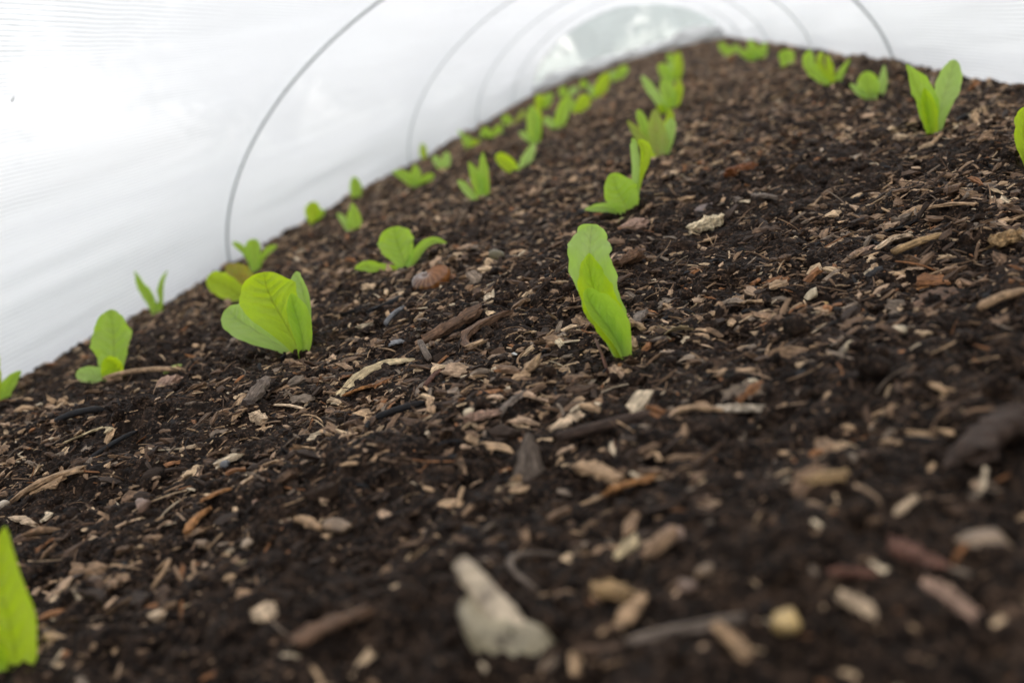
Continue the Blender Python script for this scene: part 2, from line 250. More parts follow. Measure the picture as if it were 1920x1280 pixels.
PIECES = [
 ('twig', 'pale brown straight twig lying below the oval leaved seedling on the left', (-0.5907, 0.8456, 0.0040), (-0.4734, 0.7883, 0.0040), 0.0057, 0.8, 'tan', 'twig', 0.0, 0.0),
 ('plant_stalk', 'short cut pale green stalk standing beside the straight twig', (-0.4952, 0.7966, 0.0040), (-0.4972, 0.8299, 0.0068), 0.0053, 0.5, 'lime', 'chip', 0.006, 0.0),
 ('stick', 'black round stick slanting on soil at the left, above the bottom leaf', (-0.5027, 0.6456, 0.0040), (-0.4557, 0.6363, 0.0040), 0.0057, 0.9, 'char', 'twig', 0.0, 0.0),
 ('stick', 'thin charcoal stick pointing down left, under the black slanting one', (-0.4223, 0.5580, 0.0040), (-0.4084, 0.5955, 0.0040), 0.0035, 0.9, 'char', 'twig', 0.0, 0.0),
 ('stick', 'short black burnt stick in the middle of the soil, below the long pale strip', (-0.2017, 0.5091, 0.0040), (-0.1734, 0.5151, 0.0040), 0.0043, 0.9, 'char', 'twig', 0.0, 0.0),
 ('bark_strip', 'curved black bark strip bent like a hook, left of centre', (-0.3243, 0.8224, 0.0040), (-0.2780, 0.7624, -0.0141), 0.0081, 0.5, 'char', 'chip', 0.004, 0.5),
 ('slate_flake', 'small grey slate flake on the mulch', (-0.2342, 0.6544, 0.0040), (-0.2238, 0.6608, 0.0040), 0.0076, 0.25, 'grey', 'chip', 0.0, 0.0),
 ('twig', 'grey blue round twig piece near the hooked black strip', (-0.2577, 0.7282, 0.0040), (-0.2495, 0.7589, 0.0040), 0.0050, 0.8, 'grey', 'twig', 0.0, 0.0),
 ('dried_leaf', 'long pale curved dried leaf strip lying across the mulch', (-0.2496, 0.5827, 0.0040), (-0.2078, 0.6217, 0.0040), 0.0076, 0.15, 'straw', 'chip', 0.0, 0.13),
 ('bark_piece', 'orange brown bark flake beside the pale dried leaf strip', (-0.2448, 0.5798, 0.0040), (-0.2206, 0.5778, 0.0040), 0.0089, 0.25, 'orange', 'chip', 0.0, 0.0),
 ('stick', 'long dark brown bark stick left of the tall narrow seedling', (-0.2077, 0.6516, 0.0040), (-0.1700, 0.6873, 0.0040), 0.0090, 0.6, 'brown', 'chip', 0.0, 0.0),
 ('stick', 'forked brown root piece left of the tall narrow seedling', (-0.1630, 0.6039, 0.0040), (-0.1438, 0.6570, 0.0040), 0.0076, 0.6, 'brown', 'chip', 0.003, 0.3),
 ('twig', 'short smooth brown twig with a pale cut end', (-0.1820, 0.5505, 0.0040), (-0.1765, 0.5754, 0.0041), 0.0035, 0.9, 'redbrown', 'twig', 0.0, 0.0),
 ('stick', 'upright grey brown twig piece next to the slate flake', (-0.1923, 0.6064, 0.0040), (-0.2042, 0.6355, 0.0140), 0.0046, 0.8, 'greybrown', 'twig', 0.0, 0.0),
 ('wood_chip', 'slim tan chip standing on end below centre', (-0.1573, 0.4760, 0.0040), (-0.1649, 0.5004, 0.0135), 0.0039, 0.5, 'tan', 'chip', 0.008, 0.0),
 ('wood_chip', 'blocky square pale chip with reddish face, at the left below the straight twig', (-0.4594, 0.7242, 0.0040), (-0.4321, 0.7043, 0.0014), 0.0106, 0.6, 'pink', 'chip', 0.0, 0.0),
 ('wood_chip', 'grey weathered split chip sticking up below the big broad seedling', (-0.3121, 0.5768, 0.0040), (-0.3016, 0.5967, 0.0040), 0.0091, 0.5, 'greybrown', 'chip', 0.008, 0.0),
 ('wood_chip', 'flat cream chip lying level right of the grey split chip', (-0.2927, 0.5764, 0.0040), (-0.2710, 0.5737, 0.0040), 0.0031, 0.4, 'pale', 'chip', 0.0, 0.0),
 ('dried_leaf', 'crumpled pale dried leaf on the soil at the left', (-0.4674, 0.6036, 0.0040), (-0.4288, 0.5970, 0.0040), 0.0084, 0.2, 'straw', 'chip', 0.004, 0.4),
 ('wood_chip', 'round pale wood plug below the grey split chip', (-0.3041, 0.5666, 0.0040), (-0.2934, 0.5574, 0.0037), 0.0069, 0.9, 'pale', 'chip', 0.0, 0.0),
 ('wood_chip', 'curled pale chip leading to the round plug', (-0.3163, 0.5611, 0.0040), (-0.3031, 0.5728, 0.0040), 0.0048, 0.3, 'tan', 'chip', 0.003, 0.4),
 ('bark_piece', 'triangular dark bark piece standing up in the lower middle', (-0.0986, 0.3948, 0.0040), (-0.0939, 0.4017, 0.0259), 0.0150, 0.12, 'greybrown', 'blade', 0.0, 0.0),
 ('stick', 'thick dark stick slanting up right through the lower middle', (-0.0871, 0.4278, 0.0040), (-0.0412, 0.4190, 0.0040), 0.0055, 0.8, 'darkbrown', 'twig', 0.0, 0.0),
 ('wood_chip', 'bright tan split chip above the thick dark stick', (-0.0905, 0.4373, 0.0040), (-0.0763, 0.4480, 0.0040), 0.0051, 0.6, 'pale', 'chip', 0.0, 0.0),
 ('stone', 'small round cream stone beside a pale chip in the middle foreground', (-0.1398, 0.4665, 0.0040), (-0.1335, 0.4685, 0.0040), 0.0055, 0.9, 'cream', 'stone', 0.0, 0.0),
 ('wood_chip', 'broad pale pinkish chip in the middle foreground', (-0.1360, 0.4557, 0.0040), (-0.1215, 0.4639, 0.0040), 0.0091, 0.5, 'pink', 'chip', 0.0, 0.0),
 ('wood_chip', 'dark grey brown long chip right of the pinkish one', (-0.1209, 0.4639, 0.0040), (-0.1097, 0.4865, 0.0040), 0.0065, 0.5, 'greybrown', 'chip', 0.0, 0.0),
 ('wood_chip', 'slim pale chip pointing down left in the lower middle', (-0.1774, 0.4268, 0.0040), (-0.1662, 0.4493, 0.0040), 0.0047, 0.5, 'tan', 'chip', 0.0, 0.0),
 ('wood_chip', 'tan long curved piece of peel touching a whitish flake, right of centre', (-0.0315, 0.4095, 0.0040), (-0.0104, 0.4138, 0.0040), 0.0042, 0.5, 'tan', 'chip', 0, 0.15),
 ('bark_piece', 'whitish grainy flake at the end of the tan peel, right of centre', (-0.0129, 0.4193, 0.0040), (0.0042, 0.4175, 0.0040), 0.0090, 0.35, 'white', 'chip', 0.0, 0.0),
 ('bark_piece', 'flat pale brown splinter stacked above the cream nub', (-0.0108, 0.4570, 0.0040), (0.0077, 0.4509, 0.0040), 0.0061, 0.3, 'tan', 'chip', 0.0, 0.0),
 ('stone', 'cream bent nub lying below the flat pale splinter', (-0.0016, 0.4336, 0.0040), (0.0103, 0.4369, 0.0040), 0.0048, 0.7, 'cream', 'stone', 0.0, 0.0),
 ('stone', 'glossy pale bean shaped stone at the right, in focus', (0.0447, 0.5717, 0.0040), (0.0552, 0.5764, 0.0040), 0.0074, 0.8, 'cream', 'stone', 0.0, 0.0),
 ('stone', 'amber little stone touching the glossy bean shaped one', (0.0529, 0.5673, 0.0040), (0.0578, 0.5641, 0.0040), 0.0034, 0.8, 'amber', 'stone', 0.0, 0.0),
 ('stone', 'round cream stone at the right below the brown clod', (0.0728, 0.4662, 0.0040), (0.0796, 0.4647, 0.0040), 0.0060, 0.8, 'cream', 'stone', 0.0, 0.0),
 ('stone', 'pointed cream pebble on dark soil, right of centre', (0.0432, 0.4516, 0.0040), (0.0544, 0.4589, 0.0040), 0.0049, 0.7, 'straw', 'stone', 0.0, 0.0),
 ('soil_clod', 'smooth dark brown clod in a hollow on the right', (0.0243, 0.5025, 0.0040), (0.0398, 0.4955, 0.0040), 0.0132, 0.8, 'darkbrown', 'stone', 0.0, 0.0),
 ('stone', 'large brown round stone half buried on the right', (0.0489, 0.4216, 0.0040), (0.0609, 0.4103, 0.0040), 0.0120, 0.8, 'earth', 'stone', 0.0, 0.0),
 ('dried_leaf', 'translucent tan flake standing on edge, right of the tall narrow seedling', (-0.0338, 0.5499, 0.0040), (-0.0215, 0.5369, 0.0040), 0.0085, 0.15, 'straw', 'chip', 0.006, 0.0),
 ('wood_chip', 'short thick tan chip at the foot of the tall narrow seedling', (-0.0583, 0.5644, 0.0040), (-0.0534, 0.5453, -0.0013), 0.0050, 0.7, 'tan', 'chip', 0.0, 0.0),
 ('wood_chip', 'upright dark chip with grey face, right of the tall narrow seedling', (-0.0530, 0.5760, 0.0040), (-0.0484, 0.6050, 0.0112), 0.0064, 0.5, 'greybrown', 'chip', 0.004, 0.0),
 ('wood_chip', 'bundled splintery brown chip behind the tall narrow seedling', (-0.0731, 0.7139, 0.0040), (-0.0512, 0.7377, 0.0040), 0.0157, 0.5, 'brown', 'chip', 0.0, 0.0),
 ('wood_chip', 'big pale chip near the stem of the seedling with twisted leaf', (-0.0660, 0.8472, 0.0040), (-0.0490, 0.8386, 0.0040), 0.0165, 0.5, 'pink', 'chip', 0.0, 0.0),
 ('wood_chip', 'knobbly cream chip lying on a brown stick, upper right of centre', (-0.0125, 0.8059, 0.0040), (0.0125, 0.8186, 0.0040), 0.0130, 0.7, 'cream', 'chip', 0.0, 0.0),
 ('bark_piece', 'wide grey curled bark at the upper right of centre', (0.0283, 0.8539, 0.0040), (0.0600, 0.8516, 0.0040), 0.0090, 0.4, 'greybrown', 'chip', 0.004, 0.3),
 ('stick', 'cylinder of pale cut twig in the right middle distance', (0.1280, 0.7087, 0.0040), (0.1454, 0.7175, 0.0040), 0.0073, 0.9, 'tan', 'twig', 0.0, 0.0),
 ('wood_chip', 'long thin straw splinter right of the pale twig cylinder', (0.1432, 0.7022, 0.0040), (0.1701, 0.6806, 0.0040), 0.0033, 0.5, 'tan', 'chip', 0.0, 0.0),
 ('twig', 'forked thin white twig lying on the soil at the upper right', (0.1275, 1.0616, 0.0040), (0.1562, 1.0066, 0.0040), 0.0049, 0.8, 'white', 'twig', 0, 0.1),
 ('stick', 'yellowish knobbed stick at the right', (0.1048, 0.6215, 0.0040), (0.1345, 0.6237, 0.0040), 0.0055, 0.8, 'ochre', 'twig', 0.0, 0.0),
 ('wood_chip', 'pale broad splinter beside the yellowish knobbed stick', (0.0986, 0.6415, 0.0040), (0.1255, 0.6649, 0.0040), 0.0061, 0.4, 'pale', 'chip', 0.0, 0.0),
 ('wood_chip', 'dark pink grained chip left of the yellowish knobbed stick', (0.0821, 0.6273, 0.0040), (0.1010, 0.6564, 0.0071), 0.0066, 0.6, 'pink', 'chip', 0.0, 0.0),
 ('wood_block', 'yellow brown fibrous wood block at the right edge', (0.1550, 0.5992, 0.0040), (0.1737, 0.5985, 0.0040), 0.0142, 0.6, 'ochre', 'chip', 0.0, 0.0),
 ('bark_strip', 'long flat brown bark strip on the right leading down left', (0.0942, 0.5127, 0.0040), (0.1224, 0.5510, 0.0073), 0.0093, 0.25, 'brown', 'chip', 0.0, 0.0),
 ('stick', 'thick bent tan branch at the right edge', (0.1151, 0.4797, 0.0040), (0.1409, 0.4971, 0.0040), 0.0056, 0.8, 'tan', 'twig', 0.0, 0.0),
 ('twig', 'thin reddish straight twig on the right', (0.0991, 0.5667, 0.0040), (0.1122, 0.5645, 0.0040), 0.0018, 0.9, 'orange', 'twig', 0.0, 0.0),
 ('wood_chip', 'short upright straw stick right of centre', (0.0853, 0.5677, 0.0040), (0.0942, 0.5881, 0.0062), 0.0030, 0.7, 'tan', 'chip', 0.004, 0.0),
 ('bark_piece', 'big dark blurred bark lump at the right edge of the foreground', (0.0680, 0.3299, 0.0040), (0.0929, 0.3483, 0.0040), 0.0182, 0.4, 'darkbrown', 'chip', 0.004, 0.0),
 ('stone', 'angular tan brown stone low at the right edge', (0.0516, 0.2773, 0.0040), (0.0664, 0.2793, 0.0040), 0.0095, 0.6, 'earthpale', 'stone', 0.0, 0.0),
 ('stone', 'yellow rounded stone in the bottom right foreground', (-0.0078, 0.2439, 0.0040), (0.0023, 0.2478, 0.0040), 0.0085, 0.8, 'yellow', 'stone', 0.0, 0.0),
 ('stone', 'pale lumpy stone in the lower centre, right of a slim one', (-0.0395, 0.3066, 0.0040), (-0.0264, 0.2989, 0.0040), 0.0084, 0.6, 'pink', 'stone', 0.0, 0.0),
 ('wood_chip', 'slim pale oval chip left of the pale lumpy stone', (-0.0520, 0.2994, 0.0040), (-0.0447, 0.3139, 0.0040), 0.0043, 0.6, 'straw', 'chip', 0.0, 0.0),
 ('wood_chip', 'golden oblong chip in the lower middle, right of the bone like husk', (-0.0577, 0.2759, 0.0040), (-0.0453, 0.2733, 0.0040), 0.0061, 0.6, 'ochre', 'chip', 0.0, 0.0),
 ('wood_chip', 'bright jagged tan chip, second of the two right of the husk', (-0.0490, 0.2545, 0.0040), (-0.0415, 0.2702, 0.0040), 0.0050, 0.5, 'tan', 'chip', 0.0, 0.0),
 ('stone', 'small tan stone above the yellow rounded stone', (-0.0262, 0.2767, 0.0040), (-0.0181, 0.2746, 0.0040), 0.0053, 0.8, 'earthpale', 'stone', 0.0, 0.0),
 ('stone', 'pinkish nub stone below left of the small tan stone', (-0.0315, 0.2703, 0.0040), (-0.0256, 0.2699, 0.0040), 0.0055, 0.8, 'pink', 'stone', 0.0, 0.0),
 ('wood_chip', 'golden brown chip right of centre in the blurred foreground', (0.0136, 0.3226, 0.0040), (0.0279, 0.3231, 0.0040), 0.0059, 0.5, 'ochre', 'chip', 0.0, 0.0),
 ('wood_chip', 'pale chip leaning up on dark soil at the lower right', (0.0384, 0.2923, 0.0040), (0.0459, 0.3072, 0.0056), 0.0036, 0.6, 'pale', 'chip', 0.0, 0.0),
 ('bark_piece', 'reddish brown blurred chip left of the angular stone', (0.0325, 0.2752, 0.0040), (0.0436, 0.2689, 0.0040), 0.0054, 0.6, 'redbrown', 'chip', 0.0, 0.0),
 ('bark_piece', 'dull red brown chip above a pair of tiny chips at lower right', (0.0140, 0.2648, 0.0040), (0.0252, 0.2609, 0.0040), 0.0050, 0.6, 'redbrown', 'chip', 0.0, 0.0),
 ('wood_chip', 'pale bean of wood between two tan bits at the lower right', (0.0143, 0.2546, 0.0040), (0.0214, 0.2449, 0.0040), 0.0036, 0.7, 'pale', 'chip', 0.0, 0.0),
 ('bark_piece', 'pinkish grey long chip at the lower right, under the angular stone', (0.0379, 0.2597, 0.0040), (0.0470, 0.2470, 0.0040), 0.0051, 0.5, 'pink', 'chip', 0.0, 0.0),
 ('stick', 'grey brown long stick lying flat along the bottom', (-0.0466, 0.2480, 0.0040), (-0.0129, 0.2499, 0.0040), 0.0037, 0.7, 'greybrown', 'twig', 0.0, 0.0),
 ('wood_chip', 'tan brown chip with fine grain at the bottom right of centre', (-0.0196, 0.2445, 0.0040), (-0.0135, 0.2322, 0.0040), 0.0048, 0.5, 'tan', 'chip', 0.0, 0.0),
 ('wood_chip', 'wide splintered tan chip in the lower middle', (-0.0760, 0.3966, 0.0040), (-0.0538, 0.3644, 0.0022), 0.0079, 0.45, 'tan', 'chip', 0.0, 0.0),
 ('wood_chip', 'orange brown grained chip below the wide splintered one', (-0.0598, 0.3546, 0.0040), (-0.0391, 0.3520, 0.0040), 0.0059, 0.5, 'orange', 'chip', 0.0, 0.0),
 ('bark_piece', 'broad flat brown bark plate at the bottom, left of the bone like husk', (-0.1537, 0.2638, 0.0040), (-0.1323, 0.2741, 0.0040), 0.0097, 0.3, 'brown', 'chip', 0.0, 0.0),
 ('stone', 'pale oval pebble lower left of centre', (-0.1837, 0.3690, 0.0040), (-0.1704, 0.3671, 0.0040), 0.0074, 0.8, 'earthpale', 'stone', 0.0, 0.0),
 ('stone', 'angular pink brown pebble on the left foreground', (-0.3200, 0.4416, 0.0040), (-0.3116, 0.4443, 0.0040), 0.0091, 0.8, 'pink', 'stone', 0.0, 0.0),
 ('stone', 'small round grey cream pebble left of the thin root', (-0.2581, 0.3886, 0.0040), (-0.2491, 0.3865, 0.0040), 0.0065, 0.9, 'earthpale', 'stone', 0.0, 0.0),
 ('stone', 'little tan round pebble right of the grey cream one', (-0.2238, 0.3674, 0.0040), (-0.2175, 0.3673, 0.0040), 0.0052, 0.9, 'pale', 'stone', 0.0, 0.0),
 ('wood_chip', 'V shaped pair of bright chips meeting at a point', (-0.2033, 0.3851, 0.0040), (-0.1854, 0.3660, 0.0033), 0.0043, 0.6, 'tan', 'chip', 0.0, 0.0),
 ('wood_chip', 'orange brown slim chip left foreground above the roots', (-0.2736, 0.4297, 0.0040), (-0.2582, 0.4337, 0.0040), 0.0049, 0.4, 'orange', 'chip', 0.0, 0.0),
 ('wood_chip', 'orange chip standing up left of the little round pebbles', (-0.2687, 0.4006, 0.0040), (-0.2678, 0.4230, 0.0040), 0.0051, 0.5, 'orange', 'chip', 0.0, 0.0),
 ('wood_chip', 'pale chip standing up in the left foreground', (-0.2366, 0.4092, 0.0040), (-0.2390, 0.4287, 0.0047), 0.0046, 0.5, 'pink', 'chip', 0.003, 0.0),
 ('root', 'thin wavy pale root in the left foreground', (-0.2119, 0.3465, 0.0040), (-0.2145, 0.3757, 0.0046), 0.0013, 0.9, 'straw', 'twig', 0.003, 0.6),
 ('root', 'thin tan root hanging down in the left foreground', (-0.2724, 0.3738, 0.0040), (-0.2568, 0.3465, -0.0012), 0.0020, 0.9, 'tan', 'twig', 0.002, 0.3),
 ('root', 'curled brown root running down left of the slim oval chip', (-0.0749, 0.3135, 0.0040), (-0.0772, 0.2811, 0.0019), 0.0025, 0.9, 'greybrown', 'twig', 0, -0.4),
 ('wood_chip', 'bright pinkish chip at the bottom left, beside a slim stick', (-0.2557, 0.3308, 0.0040), (-0.2358, 0.3163, -0.0003), 0.0066, 0.5, 'pale', 'chip', 0.0, 0.0),
 ('stick', 'slim pale stick slanting at the bottom left', (-0.2505, 0.2921, 0.0040), (-0.2569, 0.3190, 0.0066), 0.0022, 0.8, 'tan', 'twig', 0.0, 0.0),
 ('wood_chip', 'pale rounded chip low in the left foreground, right of the pinkish one', (-0.1835, 0.2963, 0.0040), (-0.1722, 0.2850, 0.0035), 0.0066, 0.5, 'pale', 'chip', 0.0, 0.0),
 ('wood_chip', 'long tan splinter at the far left edge, mid height', (-0.4525, 0.5108, 0.0040), (-0.3956, 0.5151, 0.0040), 0.0087, 0.4, 'tan', 'chip', 0.0, 0.0),
 ('wood_chip', 'wide weathered tan chip overlapping the long splinter at the left edge', (-0.4469, 0.5225, 0.0040), (-0.4082, 0.5065, 0.0027), 0.0115, 0.3, 'tan', 'chip', 0.0, 0.0),
 ('stone', 'whitish stone at the left edge', (-0.4445, 0.4863, 0.0040), (-0.4459, 0.5028, 0.0040), 0.0077, 0.7, 'white', 'stone', 0.0, 0.0),
 ('wood_chip', 'pale ragged chip at the left, under the bottom of the green leaf', (-0.4234, 0.4764, 0.0040), (-0.3998, 0.4639, 0.0035), 0.0063, 0.5, 'pale', 'chip', 0.0, 0.0),
 ('wood_chip', 'pale chip left of the dark patch below the grey split chip', (-0.3324, 0.5191, 0.0040), (-0.3224, 0.5216, 0.0040), 0.0052, 0.5, 'pale', 'chip', 0.0, 0.0),
 ('stone', 'tiny grey pebble above a cream chip in the left foreground', (-0.2888, 0.4822, 0.0040), (-0.2827, 0.4827, 0.0040), 0.0054, 0.9, 'grey', 'stone', 0.0, 0.0),
 ('wood_chip', 'cream flat chip just under the tiny grey pebble', (-0.2724, 0.4577, 0.0040), (-0.2548, 0.4468, 0.0031), 0.0034, 0.6, 'pale', 'chip', 0.0, 0.0),
 ('shell_bit', 'tiny bright white bone fragment at the centre of the soil', (-0.1329, 0.5859, 0.0040), (-0.1287, 0.5769, 0.0024), 0.0030, 0.6, 'brightwhite', 'stone', 0.002, 0.0),
 ('stone', 'greenish brown seed capsule on the mulch above centre', (-0.2007, 0.9052, 0.0040), (-0.1841, 0.8849, 0.0018), 0.0121, 0.9, 'moss', 'stone', 0.0, 0.0),
 ('wood_chip', 'pale chip standing just behind the snail shell', (-0.2938, 0.8920, 0.0040), (-0.2896, 0.9134, 0.0080), 0.0061, 0.5, 'pale', 'chip', 0.0, 0.0),
 ('bark_piece', 'rusty red decayed bark lump in the right middle distance', (0.0317, 0.9856, 0.0040), (0.0569, 1.0318, 0.0061), 0.0155, 0.6, 'rust', 'chip', 0.0, 0.0),
 ('wood_chip', 'square grey chip standing at the upper right of centre', (-0.0004, 0.8843, 0.0040), (0.0170, 0.9183, 0.0058), 0.0169, 0.2, 'pinkgrey', 'chip', 0.006, 0.0),
 ('wood_chip', 'pale small block in the far right middle, right of the forked twig', (0.1981, 1.0554, 0.0040), (0.2098, 1.0570, 0.0040), 0.0086, 0.6, 'pale', 'chip', 0.0, 0.0),
 ('twig', 'thin dark twig standing up just before the stem of the tall narrow seedling', (-0.0685, 0.5180, 0.0040), (-0.0764, 0.5597, 0.0164), 0.0018, 0.9, 'redbrown', 'twig', 0.0, 0.0),
 ('plant_stalk', 'tiny bright green stub poking from soil below the twisted leaf seedling', (-0.0787, 0.9422, 0.0040), (-0.0757, 0.9565, 0.0062), 0.0030, 0.9, 'lime', 'chip', 0.003, 0.0),
]
import bpy
from mathutils import Vector, Matrix
rng = np.random.default_rng(7)
scene = bpy.context.scene
col = scene.collection

# ------------------------------------------------------------------ helpers
def link(o, parent=None):
    col.objects.link(o)
    if parent is not None:
        o.parent = parent
    return o

def tag(o, label=None, cat=None, group=None, kind=None):
    for k, v in (('label', label), ('category', cat), ('group', group), ('kind', kind)):
        if v:
            o[k] = v
    return o

def mesh_np(name, V, faces, smooth=True, colors=None, uvw=None, mat=None):
    """faces: list of int arrays (n,k)"""
    me = bpy.data.meshes.new(name)
    V = np.ascontiguousarray(V, np.float32)
    me.vertices.add(len(V)); me.vertices.foreach_set('co', V.ravel())
    loops = np.concatenate([f.ravel() for f in faces]).astype(np.int32)
    tot = np.concatenate([np.full(len(f), f.shape[1], np.int32) for f in faces])
    start = np.concatenate([[0], np.cumsum(tot)[:-1]]).astype(np.int32)
    me.loops.add(len(loops)); me.loops.foreach_set('vertex_index', loops)
    me.polygons.add(len(tot)); me.polygons.foreach_set('loop_start', start)
    me.polygons.foreach_set('loop_total', tot)
    me.polygons.foreach_set('use_smooth', np.full(len(tot), bool(smooth)))
    me.update(calc_edges=True)
    if colors is not None:
        a = me.attributes.new('tint', 'FLOAT_COLOR', 'POINT')
        a.data.foreach_set('color', np.ascontiguousarray(np.c_[colors, np.ones(len(colors))], np.float32).ravel())
    if uvw is not None:
        a = me.attributes.new('uvw', 'FLOAT_VECTOR', 'POINT')
        a.data.foreach_set('vector', np.ascontiguousarray(uvw, np.float32).ravel())
    if mat:
        me.materials.append(mat)
    return me

def grid_faces(nu, nv, off=0, wrap=False):
    i, j = np.meshgrid(np.arange(nu - 1), np.arange(nv if wrap else nv - 1), indexing='ij')
    j2 = (j + 1) % nv
    return (np.stack([i * nv + j, (i + 1) * nv + j, (i + 1) * nv + j2, i * nv + j2], -1).reshape(-1, 4) + off)

# ------------------------------------------------------------------ materials
def new_mat(name):
    m = bpy.data.materials.new(name); m.use_nodes = True
    nt = m.node_tree; nt.nodes.clear()
    return m, nt, nt.nodes.new, nt.links.new

def node(nt, t, **kw):
    n = nt.nodes.new(t)
    for k, v in kw.items():
        if k.startswith('i_'):
            n.inputs[k[2:].replace('_', ' ')].default_value = v
        else:
            setattr(n, k, v)
    return n

def math_n(nt, op, a, b=None, c=None, clamp=False):
    n = nt.nodes.new('ShaderNodeMath'); n.operation = op; n.use_clamp = clamp
    for i, v in enumerate((a, b, c)):
        if v is None: continue
        if isinstance(v, (int, float)): n.inputs[i].default_value = v
        else: nt.links.new(v, n.inputs[i])
    return n.outputs[0]

def mixc(nt, f, a, b, mode='MIX'):
    n = nt.nodes.new('ShaderNodeMix'); n.data_type = 'RGBA'; n.blend_type = mode
    for s, v in ((n.inputs[0], f), (n.inputs[6], a), (n.inputs[7], b)):
        if isinstance(v, (int, float)): s.default_value = v
        elif isinstance(v, tuple): s.default_value = (*v, 1)
        else: nt.links.new(v, s)
    return n.outputs[2]

def ramp(nt, fac, stops):
    n = nt.nodes.new('ShaderNodeValToRGB')
    nt.links.new(fac, n.inputs[0])
    el = n.color_ramp.elements
    while len(el) < len(stops): el.new(0.5)
    for e, (p, c) in zip(el, stops):
        e.position = p; e.color = (*c, 1) if isinstance(c, tuple) else (c, c, c, 1)
    return n.outputs[0]

def noise(nt, vec, scale, detail=4, rough=0.6, lac=2.0, out=0):
    n = node(nt, 'ShaderNodeTexNoise')
    n.inputs['Scale'].default_value = scale; n.inputs['Detail'].default_value = detail
    n.inputs['Roughness'].default_value = rough
    if vec is not None: nt.links.new(vec, n.inputs['Vector'])
    return n.outputs[out]

def mat_soil():
    m, nt, N, Lk = new_mat('soil')
    g = node(nt, 'ShaderNodeNewGeometry').outputs['Position']
    n1 = noise(nt, g, 9, 3); n2 = noise(nt, g, 120, 5, 0.7); n3 = noise(nt, g, 600, 3, 0.7)
    c = ramp(nt, n2, [(0.36, (0.0035, 0.0023, 0.0017)), (0.51, (0.0125, 0.0080, 0.0056)), (0.61, (0.038, 0.023, 0.015)), (0.76, (0.11, 0.066, 0.040))])
    c = mixc(nt, math_n(nt, 'MULTIPLY', n1, 0.5), c, (0.016, 0.0094, 0.0062), 'MIX')
    v = node(nt, 'ShaderNodeTexVoronoi'); v.inputs['Scale'].default_value = 900; Lk(g, v.inputs['Vector'])
    fl = math_n(nt, 'GREATER_THAN', node_sep(nt, v.outputs['Color']), 0.90)
    c = mixc(nt, math_n(nt, 'MULTIPLY', fl, 0.45), c, (0.15, 0.09, 0.056))
    b = N('ShaderNodeBsdfPrincipled'); Lk(c, b.inputs['Base Color'])
    b.inputs['Roughness'].default_value = 0.62
    b.inputs['Specular IOR Level'].default_value = 0.07
    bm = N('ShaderNodeBump'); bm.inputs['Strength'].default_value = 1.0; bm.inputs['Distance'].default_value = 0.0018
    Lk(math_n(nt, 'ADD', n2, math_n(nt, 'MULTIPLY', n3, 0.5)), bm.inputs['Height']); Lk(bm.outputs[0], b.inputs['Normal'])
    o = N('ShaderNodeOutputMaterial'); Lk(b.outputs[0], o.inputs[0])
    return m

def node_sep(nt, c):
    s = nt.nodes.new('ShaderNodeSeparateColor'); nt.links.new(c, s.inputs[0]); return s.outputs[0]

def mat_wood():
    """chips, twigs, bark and stones: colour per piece, grain along the piece"""
    m, nt, N, Lk = new_mat('weathered_wood')
    a = node(nt, 'ShaderNodeAttribute'); a.attribute_name = 'tint'
    u = node(nt, 'ShaderNodeAttribute'); u.attribute_name = 'uvw'
    mp = N('ShaderNodeVectorMath'); mp.operation = 'MULTIPLY'; Lk(u.outputs['Vector'], mp.inputs[0])
    mp.inputs[1].default_value = (110, 800, 800)
    g1 = noise(nt, mp.outputs[0], 1.0, 4, 0.65)
    g2 = noise(nt, u.outputs['Vector'], 220, 4, 0.7)
    k = ramp(nt, g1, [(0.34, 0.42), (0.5, 0.95), (0.66, 1.45)])
    c = mixc(nt, 1.0, a.outputs['Color'], k, 'MULTIPLY')
    dirt = ramp(nt, g2, [(0.46, 1.0), (0.60, 0.0)])
    c = mixc(nt, math_n(nt, 'MULTIPLY', node_sep(nt, dirt), 0.4), c, (0.02, 0.013, 0.009))
    b = N('ShaderNodeBsdfPrincipled'); Lk(c, b.inputs['Base Color'])
    b.inputs['Roughness'].default_value = 0.65; b.inputs['Specular IOR Level'].default_value = 0.16
    bm = N('ShaderNodeBump'); bm.inputs['Strength'].default_value = 0.8; bm.inputs['Distance'].default_value = 0.0006
    Lk(math_n(nt, 'ADD', g1, g2), bm.inputs['Height']); Lk(bm.outputs[0], b.inputs['Normal'])
    o = N('ShaderNodeOutputMaterial'); Lk(b.outputs[0], o.inputs[0])
    return m

def mat_stone():
    m, nt, N, Lk = new_mat('pebble')
    a = node(nt, 'ShaderNodeAttribute'); a.attribute_name = 'tint'
    u = node(nt, 'ShaderNodeAttribute'); u.attribute_name = 'uvw'
    g2 = noise(nt, u.outputs['Vector'], 260, 4, 0.7)
    c = mixc(nt, 1.0, a.outputs['Color'], ramp(nt, g2, [(0.3, 0.5), (0.6, 1.15)]), 'MULTIPLY')
    dirt = ramp(nt, noise(nt, u.outputs['Vector'], 130, 4, 0.6), [(0.5, 0.0), (0.66, 1.0)])
    c = mixc(nt, math_n(nt, 'MULTIPLY', node_sep(nt, dirt), 0.75), c, (0.05, 0.032, 0.022))
    b = N('ShaderNodeBsdfPrincipled'); Lk(c, b.inputs['Base Color']); b.inputs['Roughness'].default_value = 0.45
    bm = N('ShaderNodeBump'); bm.inputs['Strength'].default_value = 0.5; bm.inputs['Distance'].default_value = 0.0006
    Lk(g2, bm.inputs['Height']); Lk(bm.outputs[0], b.inputs['Normal'])
    o = N('ShaderNodeOutputMaterial'); Lk(b.outputs[0], o.inputs[0])
    return m

